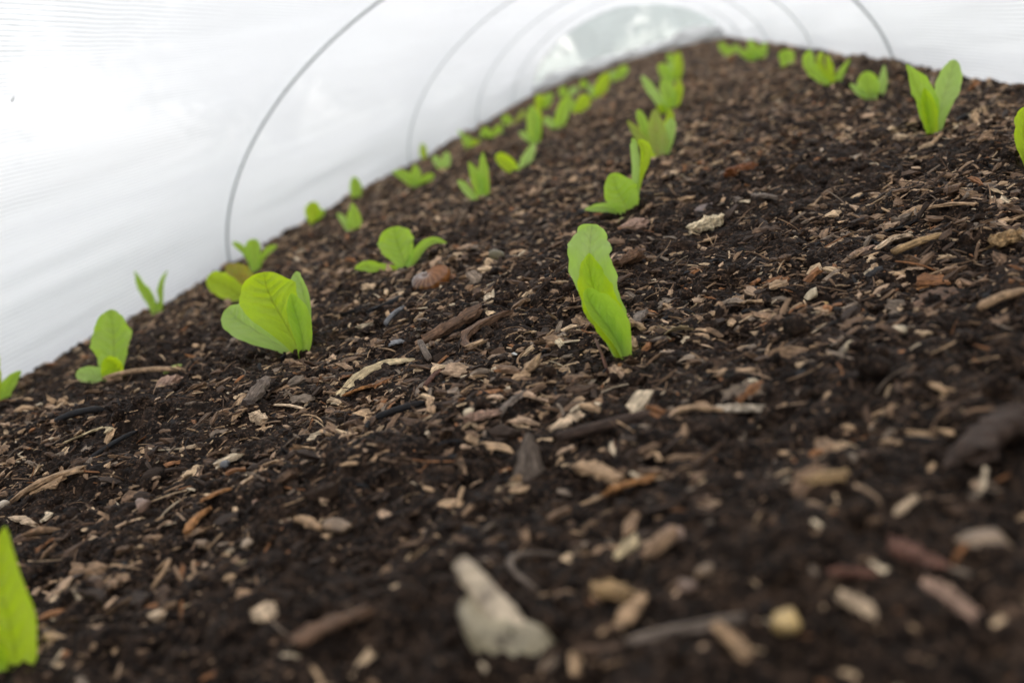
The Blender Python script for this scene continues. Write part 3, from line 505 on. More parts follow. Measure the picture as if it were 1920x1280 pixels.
def mat_leaf(name, top, edge, trans, vein, tmix=0.45):
    m, nt, N, Lk = new_mat(name)
    u = node(nt, 'ShaderNodeAttribute'); u.attribute_name = 'uvw'      # x: along 0..1, y: across -1..1, z: random
    sp = N('ShaderNodeSeparateXYZ'); Lk(u.outputs['Vector'], sp.inputs[0])
    t, s, r = sp.outputs
    nz = noise(nt, u.outputs['Vector'], 3.0, 3, 0.6)
    nz2 = noise(nt, u.outputs['Vector'], 14.0, 4, 0.7)
    a = math_n(nt, 'ABSOLUTE', s)
    mid = math_n(nt, 'SUBTRACT', 1.0, math_n(nt, 'MULTIPLY', a, math_n(nt, 'ADD', 14.0, math_n(nt, 'MULTIPLY', t, 18.0))), clamp=True)
    ph = math_n(nt, 'ADD', math_n(nt, 'SUBTRACT', math_n(nt, 'MULTIPLY', t, 9.0), math_n(nt, 'MULTIPLY', math_n(nt, 'POWER', a, 0.8), 2.6)),
                math_n(nt, 'ADD', math_n(nt, 'MULTIPLY', nz, 1.3), math_n(nt, 'MULTIPLY', math_n(nt, 'SIGN', s), 0.22)))
    fr = math_n(nt, 'ABSOLUTE', math_n(nt, 'SUBTRACT', math_n(nt, 'FRACT', ph), 0.5))
    side = math_n(nt, 'MULTIPLY', math_n(nt, 'SUBTRACT', 1.0, math_n(nt, 'MULTIPLY', fr, 13.0), clamp=True), math_n(nt, 'SUBTRACT', 1.0, a, clamp=True))
    vo = N('ShaderNodeTexVoronoi'); vo.feature = 'DISTANCE_TO_EDGE'; vo.inputs['Scale'].default_value = 11
    Lk(u.outputs['Vector'], vo.inputs['Vector'])
    net_v = math_n(nt, 'SUBTRACT', 1.0, math_n(nt, 'MULTIPLY', vo.outputs[0], 9.0), clamp=True)
    veins = math_n(nt, 'MAXIMUM', mid, math_n(nt, 'MAXIMUM', math_n(nt, 'MULTIPLY', side, 0.8), math_n(nt, 'MULTIPLY', net_v, 0.18)))
    base = mixc(nt, ramp_v(nt, nz, 0.36, 0.62, 1.0), edge, top)
    base = mixc(nt, ramp_v(nt, nz2, 0.50, 0.75, 0.35), base, edge)
    c1 = mixc(nt, math_n(nt, 'MULTIPLY', veins, 0.6), base, vein)
    tc = mixc(nt, math_n(nt, 'MULTIPLY', veins, 0.6), trans, tuple(0.55 * v for v in trans))
    tc = mixc(nt, ramp_v(nt, nz2, 0.4, 0.8, 0.4), tc, tuple(0.75 * v for v in trans))
    c1 = mixc(nt, ramp_v(nt, t, 0.20, 0.0, 0.6), c1, (0.50, 0.60, 0.26))
    d = N('ShaderNodeBsdfPrincipled'); Lk(c1, d.inputs['Base Color']); d.inputs['Roughness'].default_value = 0.30
    d.inputs['Specular IOR Level'].default_value = 0.55
    tr = N('ShaderNodeBsdfTranslucent'); Lk(tc, tr.inputs[0])
    bm = N('ShaderNodeBump'); bm.inputs['Strength'].default_value = 0.7; bm.inputs['Distance'].default_value = 0.0010
    Lk(math_n(nt, 'SUBTRACT', math_n(nt, 'MULTIPLY', nz2, 0.6), veins), bm.inputs['Height'])
    Lk(bm.outputs[0], d.inputs['Normal']); Lk(bm.outputs[0], tr.inputs['Normal'])
    mx = N('ShaderNodeMixShader'); mx.inputs[0].default_value = tmix
    Lk(d.outputs[0], mx.inputs[1]); Lk(tr.outputs[0], mx.inputs[2])
    o = N('ShaderNodeOutputMaterial'); Lk(mx.outputs[0], o.inputs[0])
    return m

def ramp_v(nt, fac, a, b, top):
    n = nt.nodes.new('ShaderNodeMapRange'); n.inputs[1].default_value = a; n.inputs[2].default_value = b
    n.inputs[3].default_value = 0; n.inputs[4].default_value = top
    nt.links.new(fac, n.inputs[0]); return n.outputs[0]

def mat_net(name, see_through, tint=(0.93, 0.935, 0.93), trans=0.5, pitch=1.0):
    """fine white insect netting: closely knitted wales with small gaps between them"""
    m, nt, N, Lk = new_mat(name)
    u = node(nt, 'ShaderNodeAttribute'); u.attribute_name = 'uvw'      # metres along, metres around
    sp = N('ShaderNodeSeparateXYZ'); Lk(u.outputs['Vector'], sp.inputs[0])
    wob = noise(nt, u.outputs['Vector'], 5, 3, 0.6)
    v = math_n(nt, 'ADD', sp.outputs[1], math_n(nt, 'MULTIPLY', wob, 0.008))
    f1 = math_n(nt, 'ABSOLUTE', math_n(nt, 'SUBTRACT', math_n(nt, 'FRACT', math_n(nt, 'MULTIPLY', v, 1 / (0.0062 * pitch))), 0.5))
    f2 = math_n(nt, 'ABSOLUTE', math_n(nt, 'SUBTRACT', math_n(nt, 'FRACT', math_n(nt, 'MULTIPLY', sp.outputs[0], 1 / (0.0030 * pitch))), 0.5))
    gap1 = math_n(nt, 'SUBTRACT', 1.0, math_n(nt, 'MULTIPLY', f1, 5.0), clamp=True)       # between wales
    gap2 = math_n(nt, 'MULTIPLY', math_n(nt, 'SUBTRACT', 1.0, math_n(nt, 'MULTIPLY', f2, 3.2), clamp=True), 0.55)
    gap = math_n(nt, 'MULTIPLY', gap1, math_n(nt, 'ADD', gap2, 0.45))
    st = N('ShaderNodeVectorMath'); st.operation = 'MULTIPLY'; Lk(u.outputs['Vector'], st.inputs[0]); st.inputs[1].default_value = (0.12, 1.0, 1.0)
    big = noise(nt, st.outputs[0], 2.2, 4, 0.55)
    fib = noise(nt, u.outputs['Vector'], 260, 3, 0.7)
    c = mixc(nt, ramp_v(nt, big, 0.35, 0.7, 1.0), tuple(0.95 * t for t in tint), tint)
    c = mixc(nt, ramp_v(nt, fib, 0.45, 0.75, 0.10), c, (0.72, 0.72, 0.72))
    c = mixc(nt, math_n(nt, 'MULTIPLY', gap, 0.85), c, (0.36, 0.37, 0.37))
    c = mixc(nt, ramp_v(nt, noise(nt, st.outputs[0], 60, 4, 0.7), 0.42, 0.72, 0.16), c, (0.70, 0.71, 0.71))
    d = N('ShaderNodeBsdfDiffuse'); Lk(c, d.inputs[0])
    tr = N('ShaderNodeBsdfTranslucent'); Lk(c, tr.inputs[0])
    bm = N('ShaderNodeBump'); bm.inputs['Strength'].default_value = 0.35; bm.inputs['Distance'].default_value = 0.001
    Lk(math_n(nt, 'ADD', gap1, fib), bm.inputs['Height']); bm.invert = True
    Lk(bm.outputs[0], d.inputs['Normal']); Lk(bm.outputs[0], tr.inputs['Normal'])
    mx = N('ShaderNodeMixShader'); mx.inputs[0].default_value = trans
    Lk(d.outputs[0], mx.inputs[1]); Lk(tr.outputs[0], mx.inputs[2])
    tp = N('ShaderNodeBsdfTransparent')
    m2 = N('ShaderNodeMixShader')
    Lk(math_n(nt, 'ADD', see_through, math_n(nt, 'MULTIPLY', gap, 0.06)), m2.inputs[0])
    Lk(mx.outputs[0], m2.inputs[1]); Lk(tp.outputs[0], m2.inputs[2])
    o = N('ShaderNodeOutputMaterial'); Lk(m2.outputs[0], o.inputs[0])
    return m

def mat_simple(name, c, rough=0.6, metal=0.0, bump=0.0, scale=200, vary=0.3):
    m, nt, N, Lk = new_mat(name)
    tc = node(nt, 'ShaderNodeTexCoord').outputs['Object']
    n = noise(nt, tc, scale, 4, 0.65)
    cc = mixc(nt, n, tuple(v * (1 - vary) for v in c), tuple(min(1, v * (1 + vary)) for v in c))
    b = N('ShaderNodeBsdfPrincipled'); Lk(cc, b.inputs['Base Color'])
    b.inputs['Roughness'].default_value = rough; b.inputs['Metallic'].default_value = metal
    if bump:
        bm = N('ShaderNodeBump'); bm.inputs['Strength'].default_value = 0.6; bm.inputs['Distance'].default_value = bump
        Lk(n, bm.inputs['Height']); Lk(bm.outputs[0], b.inputs['Normal'])
    o = N('ShaderNodeOutputMaterial'); Lk(b.outputs[0], o.inputs[0])
    return m

def mat_shell():
    m, nt, N, Lk = new_mat('snail_shell')
    u = node(nt, 'ShaderNodeAttribute'); u.attribute_name = 'uvw'      # x: along the coil, y: around it
    sp = N('ShaderNodeSeparateXYZ'); Lk(u.outputs['Vector'], sp.inputs[0])
    nz = noise(nt, u.outputs['Vector'], 6, 4, 0.6)
    w = math_n(nt, 'FRACT', math_n(nt, 'ADD', math_n(nt, 'MULTIPLY', sp.outputs[0], 60.0), math_n(nt, 'MULTIPLY', nz, 2.4)))
    stripe = ramp_v(nt, math_n(nt, 'ABSOLUTE', math_n(nt, 'SUBTRACT', w, 0.5)), 0.10, 0.30, 1.0)
    c = mixc(nt, stripe, (0.20, 0.10, 0.045), (0.035, 0.013, 0.006))
    c = mixc(nt, ramp_v(nt, sp.outputs[0], 0.86, 1.0, 0.7), c, (0.32, 0.11, 0.02))
    c = mixc(nt, ramp_v(nt, sp.outputs[0], 0.84, 0.70, 0.55), c, (0.17, 0.125, 0.11))
    b = N('ShaderNodeBsdfPrincipled'); Lk(c, b.inputs['Base Color']); b.inputs['Roughness'].default_value = 0.28
    b.inputs['Coat Weight'].default_value = 0.25
    bm = N('ShaderNodeBump'); bm.inputs['Strength'].default_value = 0.15; bm.inputs['Distance'].default_value = 0.0004
    Lk(w, bm.inputs['Height']); Lk(bm.outputs[0], b.inputs['Normal'])
    o = N('ShaderNodeOutputMaterial'); Lk(b.outputs[0], o.inputs[0])
    return m

def mat_foliage(name, a, bcol):
    m, nt, N, Lk = new_mat(name)
    g = node(nt, 'ShaderNodeNewGeometry').outputs['Position']
    c = mixc(nt, noise(nt, g, 3, 4, 0.7), a, bcol)
    d = N('ShaderNodeBsdfDiffuse'); Lk(c, d.inputs[0]); t = N('ShaderNodeBsdfTranslucent'); Lk(c, t.inputs[0])
    mx = N('ShaderNodeMixShader'); mx.inputs[0].default_value = 0.35; Lk(d.outputs[0], mx.inputs[1]); Lk(t.outputs[0], mx.inputs[2])
    o = N('ShaderNodeOutputMaterial'); Lk(mx.outputs[0], o.inputs[0])
    return m

M_SOIL, M_WOOD, M_STONE = mat_soil(), mat_wood(), mat_stone()
LEAF = {
    'fresh':  mat_leaf('leaf_fresh',  (0.36, 0.57, 0.08), (0.45, 0.63, 0.11), (0.56, 0.84, 0.04), (0.20, 0.38, 0.05), 0.5),
    'yellow': mat_leaf('leaf_yellow', (0.43, 0.61, 0.025), (0.53, 0.69, 0.05), (0.68, 0.90, 0.02), (0.24, 0.34, 0.03), 0.6),
    'pale':   mat_leaf('leaf_pale',   (0.44, 0.64, 0.17), (0.52, 0.69, 0.22), (0.56, 0.84, 0.10), (0.60, 0.72, 0.34), 0.45),
    'olive':  mat_leaf('leaf_olive',  (0.34, 0.52, 0.08), (0.44, 0.40, 0.12), (0.48, 0.56, 0.03), (0.48, 0.48, 0.18)),
    'bronze': mat_leaf('leaf_bronze', (0.36, 0.44, 0.04), (0.36, 0.22, 0.04), (0.56, 0.46, 0.02), (0.38, 0.32, 0.10)),
}
M_NET = mat_net('white_netting', 0.05, trans=0.55)
M_NET_END = mat_net('end_netting_green_haze', 0.34, tint=(0.86, 0.93, 0.92), trans=0.5)  # green haze of the view beyond is put into this net's tint
M_HEM = mat_net('white_netting_folded', 0.0, tint=(0.96, 0.96, 0.955), trans=0.35)
M_WIRE = mat_simple('galvanised_wire', (0.40, 0.43, 0.43), 0.5, 0.0, 0.0003, 150)
M_SHELL = mat_shell()

# ------------------------------------------------------------------ soil bed
def patch(x0, x1, y0, y1, sx, sy, fine, sink=0.0):
    xs = np.linspace(x0, x1, max(2, int((x1 - x0) / sx))); ys = np.linspace(y0, y1, max(2, int((y1 - y0) / sy)))
    X, Y = np.meshgrid(xs, ys, indexing='ij')
    Z = H1(X, Y, fine) - sink
    return np.stack([X, Y, Z], -1).reshape(-1, 3), len(xs), len(ys)
Vs, Fs, off = [], [], 0
for a in ((-1.35, 0.80, -0.9, 0.16, .006, .006, False), (-1.35, -0.848, 0.15, 0.96, .005, .005, False, .001), (0.498, 0.80, 0.15, 0.96, .005, .005, False, .001),
          (-0.85, 0.50, 0.15, 0.96, .00105, .00105, True), (-1.35, 0.80, 0.95, 2.3, .0024, .0024, True, .0005), (-1.45, 0.85, 2.29, 7.5, .006, .008, False)):
    V, nu, nv = patch(*a)
    Vs.append(V); Fs.append(grid_faces(nu, nv, off)); off += len(V)
bed = link(bpy.data.objects.new('soil_bed', mesh_np('soil_bed', np.concatenate(Vs), [f[:, ::-1] for f in Fs], True, mat=M_SOIL)))
tag(bed, 'raised bed of dark crumbly soil under the net', kind='structure')
del Vs, Fs

# ------------------------------------------------------------------ solid pieces (chips, twigs, stones)
PAL = {
    'tan': (0.36, 0.23, 0.13), 'brown': (0.12, 0.066, 0.038), 'darkbrown': (0.045, 0.028, 0.020), 'redbrown': (0.13, 0.062, 0.043),
    'pink': (0.33, 0.21, 0.15), 'pale': (0.52, 0.38, 0.25), 'cream': (0.60, 0.48, 0.31), 'white': (0.50, 0.41, 0.31),
    'brightwhite': (0.85, 0.82, 0.78), 'greybrown': (0.15, 0.115, 0.09), 'char': (0.013, 0.0135, 0.015), 'slate': (0.05, 0.048, 0.055),
    'grey': (0.16, 0.16, 0.165), 'straw': (0.48, 0.37, 0.215), 'orange': (0.32, 0.15, 0.055), 'ochre': (0.33, 0.21, 0.10),
    'amber': (0.50, 0.30, 0.09), 'earth': (0.075, 0.048, 0.030), 'earthpale': (0.27, 0.18, 0.11), 'yellow': (0.56, 0.38, 0.15),
    'moss': (0.11, 0.085, 0.03), 'rust': (0.15, 0.05, 0.014), 'pinkgrey': (0.21, 0.16, 0.14), 'lime': (0.45, 0.55, 0.16)}

def pieces(P0, P1, W, T, tint, kind, K=5, M=6, bend=None, seed=0, rough=1.0):
    """N solid pieces between P0 and P1 (N,3). kind: 0 jagged chip, 1 round twig, 2 rounded stone."""
    r = np.random.default_rng(seed)
    N = len(P0); D = P1 - P0; Ln = np.linalg.norm(D, axis=1); A = D / Ln[:, None]
    up = np.tile([0, 0, 1.0], (N, 1)) + r.normal(0, 0.33, (N, 3)) * (rough > 0)
    B = np.cross(up, A); B /= np.linalg.norm(B, axis=1)[:, None] + 1e-9
    C = np.cross(A, B)
    t = np.linspace(0, 1, K)[None, :, None]                                        # 1,K,1
    ph = (np.arange(M) / M * 2 * np.pi)[None, None, :] + 0.3
    e = np.where(kind == 0, 0.55, 1.0)[:, None, None]
    cx = np.sign(np.cos(ph)) * np.abs(np.cos(ph)) ** e; cz = np.sign(np.sin(ph)) * np.abs(np.sin(ph)) ** e
    # width along the piece
    wj = 1 + (r.random((N, K, 1)) - 0.5) * np.where(kind == 0, 0.55, 0.16)[:, None, None] * rough
    endt = np.minimum(t, 1 - t)
    tp = r.random((N, 1, 1))
    prof_chip = np.clip(0.55 + 0.45 * tp + endt * 2.2 * (1 - tp), 0, 1)
    prof_twig = np.where(endt < 0.001, 0.8, 1.0) * np.ones_like(tp)
    prof_stone = np.sqrt(np.clip(1 - (2 * t - 1) ** 2 * 0.965, 0, 1)) * np.ones_like(tp)
    k3 = kind[:, None, None]
    prof = np.where(k3 == 0, prof_chip, np.where(k3 == 1, prof_twig, prof_stone)) * wj
    vj = 1 + (r.random((N, K, M)) - 0.5) * np.where(kind == 0, 0.5, np.where(kind == 1, 0.12, 0.16))[:, None, None] * rough
    X = cx * prof * vj * W[:, None, None] / 2
    Zt = cz * prof * vj * T[:, None, None] / 2 * np.where(kind == 0, 0.8 + 0.4 * r.random(N), 1)[:, None, None]
    # ragged, oblique ends
    sh = r.normal(0, 0.45, (N, 2, 1)) * rough
    jag = (r.random((N, K, M)) - 0.5) * np.where(kind == 0, 1.5, 0.2)[:, None, None] * rough
    ends = np.zeros((1, K, 1)); ends[0, 0, 0] = 1; ends[0, -1, 0] = 1
    ax = t * Ln[:, None, None] + ends * (jag * W[:, None, None] * 0.5 + np.where(t < .5, sh[:, :1], sh[:, 1:]) * X * np.where(k3 == 2, 0, 1))
    bd = (r.normal(0, 0.07, N) * (rough > 0) if bend is None else bend)
    cur = (4 * t * (1 - t)) * (bd * Ln)[:, None, None]
    bz = (4 * t * (1 - t)) * (r.random(N) * 0.07 * Ln * (kind < 2))[:, None, None]
    tw = (r.normal(0, 0.35, N) * rough)[:, None, None] * (t - 0.5) * (k3 != 2)
    Xr = X * np.cos(tw) - Zt * np.sin(tw); Zr = X * np.sin(tw) + Zt * np.cos(tw)
    ring = (P0[:, None, None, :] + ax[..., None] * A[:, None, None, :] + (Xr + cur)[..., None] * B[:, None, None, :] + (Zr + bz)[..., None] * C[:, None, None, :])
    cap0 = ring[:, 0].mean(1); cap1 = ring[:, -1].mean(1)
    nv = K * M + 2
    V = np.concatenate([ring.reshape(N, K * M, 3), cap0[:, None], cap1[:, None]], 1)
    q = grid_faces(K, M, 0, wrap=True)[:, ::-1]
    m_ = np.arange(M)
    t0 = np.stack([np.full(M, K * M), (m_ + 1) % M, m_], -1)
    t1 = np.stack([np.full(M, K * M + 1), (K - 1) * M + m_, (K - 1) * M + (m_ + 1) % M], -1)
    offs = (np.arange(N) * nv)[:, None, None]
    quads = (q[None] + offs).reshape(-1, 4); tris = (np.concatenate([t0, t1])[None] + offs).reshape(-1, 3)
    vt = tint[:, None, :] * (0.88 + 0.24 * r.random((N, nv, 1)))
    ends_v = np.zeros(nv); ends_v[K * M:] = 1
    uv = np.zeros((N, nv, 3))
    uv[:, :K * M, 0] = ax.reshape(N, -1); uv[:, K * M + 1, 0] = Ln
    uv[:, :K * M, 1] = Xr.reshape(N, -1); uv[:, :K * M, 2] = Zr.reshape(N, -1)
    uv += r.random((N, 1, 3)) * 3
    return V.reshape(-1, 3), [quads, tris], vt.reshape(-1, 3), uv.reshape(-1, 3)

NEAR_KEEP = []          # hero spots where loose chips are kept away
for nm, lb, p0, p1, w, th, cl, kd, up, bd in PIECES:
    NEAR_KEEP.append(((p0[0] + p1[0]) / 2, (p0[1] + p1[1]) / 2, max(w * 0.6, 0.35 * math.dist(p0[:2], p1[:2]))))
for lb, (bx, by), lv in SEEDLINGS:
    NEAR_KEEP.append((bx, by, 0.010))
NEAR_KEEP.append((-0.25, 0.838, 0.024)); NEAR_KEEP.append((-0.112, 0.268, 0.022))
NK = np.array(NEAR_KEEP)

palc = np.array([[0.040, 0.025, 0.017], [0.095, 0.056, 0.034], [0.17, 0.103, 0.061], [0.27, 0.168, 0.098], [0.22, 0.165, 0.12],
                 [0.42, 0.275, 0.158], [0.58, 0.41, 0.25], [0.27, 0.12, 0.05], [0.76, 0.60, 0.41], [0.013, 0.013, 0.014], [0.46, 0.31, 0.20]])
palw = np.array([.17, .17, .16, .13, .08, .10, .055, .04, .022, .04, .05]); palw /= palw.sum()

def scatter(n, x0, x1, y0, y1, Lmed, Lsig, seed, K, M, clear=True, lift=0.3, dens=True, lmax=0.03, fibre=False, tint_gain=1.0):
    r = np.random.default_rng(seed)
    x = r.uniform(x0, x1, n); y = r.uniform(y0, y1, n)
    if dens:      # clumps of mulch, barer soil close to the camera and around the plants
        m = 0.5 + 0.5 * vnoise(x * 7, y * 7, 91) + 0.35 * vnoise(x * 19, y * 19, 92)
        m = m * np.clip((y + 0.45 * x - 0.20) / 0.22, 0.45, 1.0)
        keep = r.random(n) < np.clip((m - 0.22) * 1.9, 0.10, 1)
        x, y = x[keep], y[keep]
    if clear:
        ok = np.ones(len(x), bool)
        for kx, ky, kr in NK:
            ok &= (x - kx) ** 2 + (y - ky) ** 2 > kr * kr
        x, y = x[ok], y[ok]
    n = len(x)
    kind = np.where(r.random(n) < 0.80, 0, 1)
    ln = np.clip(np.exp(r.normal(math.log(Lmed), Lsig, n)), 0.0012, lmax)
    asp = np.where(kind == 0, 1.6 + 8.0 * r.random(n) ** 1.5, r.uniform(6, 16, n))
    if fibre: kind[:] = 1; asp = r.uniform(18, 40, n)
    w = ln / asp; th = w * np.where(kind == 0, r.uniform(0.15, 0.6, n), 0.9)
    yaw = r.normal(0, 0.9, n) + np.where(r.random(n) < .5, 0, np.pi)
    pit = r.normal(0, 0.30, n)
    d = np.stack([np.cos(yaw) * np.cos(pit), np.sin(yaw) * np.cos(pit), np.sin(pit)], 1)
    z = H1(x, y, False) + 0.0012 + th * lift + np.abs(np.sin(pit)) * ln * 0.3
    Pm = np.stack([x, y, z], 1)
    tint_gain = tint_gain * 1.25; t = palc[r.choice(len(palc), n, p=palw)] * r.uniform(0.75, 1.2, (n, 1)) * tint_gain; t = t / np.maximum(1, t.max(1, keepdims=True) / 0.74)  # scales all channels alike; far batches get a brighter tint
    return pieces(Pm - d * ln[:, None] / 2, Pm + d * ln[:, None] / 2, w, th, t, kind, K, M, bend=(r.normal(0, 0.13, n) if fibre else None), seed=seed + 1)

def join(parts):
    V, F4, F3, Cc, U = [], [], [], [], []; off = 0
    for v, f, c, u in parts:
        V.append(v); F4.append(f[0] + off); F3.append(f[1] + off); Cc.append(c); U.append(u); off += len(v)
    return np.concatenate(V), [np.concatenate(F4), np.concatenate(F3)], np.concatenate(Cc), np.concatenate(U)

def trim(args):
    return args
parts = [scatter(42000, -0.95, 0.45, 0.13, 1.15, 0.0068, 0.58, 11, 5, 6, lmax=.014, lift=0.6),
         scatter(56000, -0.95, 0.45, 0.33, 1.15, 0.0055, 0.45, 12, 4, 5, lift=1.3, dens=True, lmax=.012),
         scatter(2400, -0.9, 0.42, 0.36, 1.3, 0.016, 0.35, 14, 9, 5, lift=2.0, dens=False, fibre=True),
         scatter(46000, -0.95, 0.45, 0.13, 1.15, 0.0036, 0.4, 13, 4, 5, lift=0.8, dens=False),
         scatter(70000, -1.00, 0.45, 1.15, 2.6, 0.0062, 0.45, 17, 3, 5, lift=.8, tint_gain=1.3, dens=False, lmax=.016),
         scatter(40000, -1.02, 0.46, 2.6, 7.0, tint_gain=1.4, Lmed=0.0095, Lsig=0.45, seed=19, K=3, M=5, dens=False, clear=False, lmax=.022),
         scatter(5000, -0.95, 0.45, -0.85, 0.13, 0.0075, 0.5, 23, 4, 5)]
V, F, Cc, U = join(parts)
mulch = link(bpy.data.objects.new('wood_mulch', mesh_np('wood_mulch', V, F, False, Cc, U, M_WOOD)))
tag(mulch, 'fine brown wood mulch and bark crumbs strewn over the soil', kind='stuff')
print('mulch verts', len(V))
del V, F, Cc, U, parts

# ------------------------------------------------------------------ soil crumbs
def ico():
    p = (1 + 5 ** .5) / 2
    v = np.array([(-1, p, 0), (1, p, 0), (-1, -p, 0), (1, -p, 0), (0, -1, p), (0, 1, p), (0, -1, -p), (0, 1, -p), (p, 0, -1), (p, 0, 1), (-p, 0, -1), (-p, 0, 1)], float)
    v /= np.linalg.norm(v[0])
    f = [(0, 11, 5), (0, 5, 1), (0, 1, 7), (0, 7, 10), (0, 10, 11), (1, 5, 9), (5, 11, 4), (11, 10, 2), (10, 7, 6), (7, 1, 8), (3, 9, 4), (3, 4, 2), (3, 2, 6), (3, 6, 8), (3, 8, 9), (4, 9, 5), (2, 4, 11), (6, 2, 10), (8, 6, 7), (9, 8, 1)]
    return v, f
def subdiv(v, f):
    v = [tuple(a) for a in v]; c = {}; out = []
    def mid(a, b):
        k = (min(a, b), max(a, b))
        if k not in c:
            m = (np.array(v[a]) + np.array(v[b])); m /= np.linalg.norm(m); v.append(tuple(m)); c[k] = len(v) - 1
        return c[k]
    for a, b, d in f:
        x, y, z = mid(a, b), mid(b, d), mid(d, a)
        out += [(a, x, z), (b, y, x), (d, z, y), (x, y, z)]
    return np.array(v), out
def crumbs(n, x0, x1, y0, y1, rmed, rsig, seed, sub):
    r = np.random.default_rng(seed)
    v, f = ico()
    for _ in range(sub): v, f = subdiv(v, f)
    v = np.array(v); f = np.array(f)
    x = r.uniform(x0, x1, n); y = r.uniform(y0, y1, n)
    m = 0.5 + 0.5 * vnoise(x * 12, y * 12, 77) + 0.3 * vnoise(x * 30, y * 30, 78); kp = r.random(n) < np.clip(m * 1.3, 0.15, 1); x, y = x[kp], y[kp]; n = len(x)
    R = np.clip(np.exp(r.normal(math.log(rmed), rsig, n)), 0.0005, 0.0042)
    sc = R[:, None] * r.uniform(0.65, 1.25, (n, 3))
    # lumpy: a handful of random directions push the surface in and out
    dirs = r.normal(size=(n, 5, 3)); dirs /= np.linalg.norm(dirs, axis=2, keepdims=True)
    amp = r.uniform(-0.55, 0.60, (n, 5))
    dot = np.clip(np.einsum('vk,ndk->nvd', v, dirs), 0, 1) ** 2
    rad = 1 + np.einsum('nvd,nd->nv', dot, amp) + r.normal(0, 0.12, (n, len(v)))
    P = v[None] * rad[..., None] * sc[:, None, :]
    z = H1(x, y, False) + R * 0.45 + 0.0006
    P += np.stack([x, y, z], 1)[:, None, :]
    F = (f[None] + (np.arange(n) * len(v))[:, None, None]).reshape(-1, 3)
    return P.reshape(-1, 3), F
VV, FF, off = [], [], 0
for a in ((15000, -0.80, 0.42, 0.14, 1.0, 0.0019, 0.42, 31, 2), (60000, -0.85, 0.42, 0.14, 1.1, 0.0009, 0.35, 32, 1), (9000, -0.95, 0.44, 1.0, 2.4, 0.0024, 0.4, 33, 1)):
    v, f = crumbs(*a); VV.append(v); FF.append(f + off); off += len(v)
cr = link(bpy.data.objects.new('soil_crumbs', mesh_np('soil_crumbs', np.concatenate(VV), [np.concatenate(FF)], True, mat=M_SOIL)))
tag(cr, 'loose dark crumbs of soil lying on the bed', kind='stuff')
print('crumb verts', off)
del VV, FF

# ------------------------------------------------------------------ single pieces
CATS = {'twig': 'twig', 'stick': 'stick', 'stone': 'stone', 'wood_chip': 'wood chip', 'bark_piece': 'bark', 'bark_strip': 'bark', 'slate_flake': 'slate',
        'dried_leaf': 'dried leaf', 'plant_stalk': 'plant stalk', 'soil_clod': 'soil clod', 'wood_block': 'wood block', 'root': 'root', 'shell_bit': 'bone fragment'}
def local_obj(name, V, F, smooth, tint, uv, mat, origin, parent=None):
    me = mesh_np(name, V - np.array(origin), F, smooth, tint, uv, mat)
    o = bpy.data.objects.new(name, me); o.location = origin
    return link(o, parent)
def blade(p0, p1, w, tint, seed):
    """thin upright bark plate with a pointed top"""
    r = np.random.default_rng(seed); nu, nv = 14, 10
    A = np.array(p1) - np.array(p0); L = np.linalg.norm(A); A /= L
    B = np.array([1, 0.15, -0.25]); B -= A * (B @ A); B /= np.linalg.norm(B); Nn = np.cross(A, B)
    V, uv = [], []
    for side in (1, -1):
        for i in range(nu):
            t = i / (nu - 1); hw = w / 2 * (1.0 - t) ** 0.75 * (0.75 + 0.5 * min(t * 4, 1)) + 0.0004
            for j in range(nv):
                s = j / (nv - 1) * 2 - 1
                V.append(np.array(p0) + A * t * L + B * s * hw * (1 + .1 * r.normal() * (abs(s) > .8)) + Nn * (side * 0.0011 * (1 - s * s * .9) + 0.003 * s * s + 0.0003 * math.sin(s * 14)))
                uv.append((t * L, s * w / 2, side * .1))
    V = np.array(V); g = grid_faces(nu, nv); m = nu * nv
    edge = [(i * nv, (i + 1) * nv) for i in range(nu - 1)]
    q = [g, g[:, ::-1] + m]
    ring = [i * nv for i in range(nu)] + [(nu - 1) * nv + j for j in range(1, nv)] + [i * nv + nv - 1 for i in range(nu - 2, -1, -1)] + list(range(nv - 2, 0, -1))
    ring = np.array(ring); nx = np.roll(ring, -1)
    q.append(np.stack([ring, ring + m, nx + m, nx], -1))
    return V, [np.concatenate(q)], np.tile(tint, (len(V), 1)), np.array(uv)
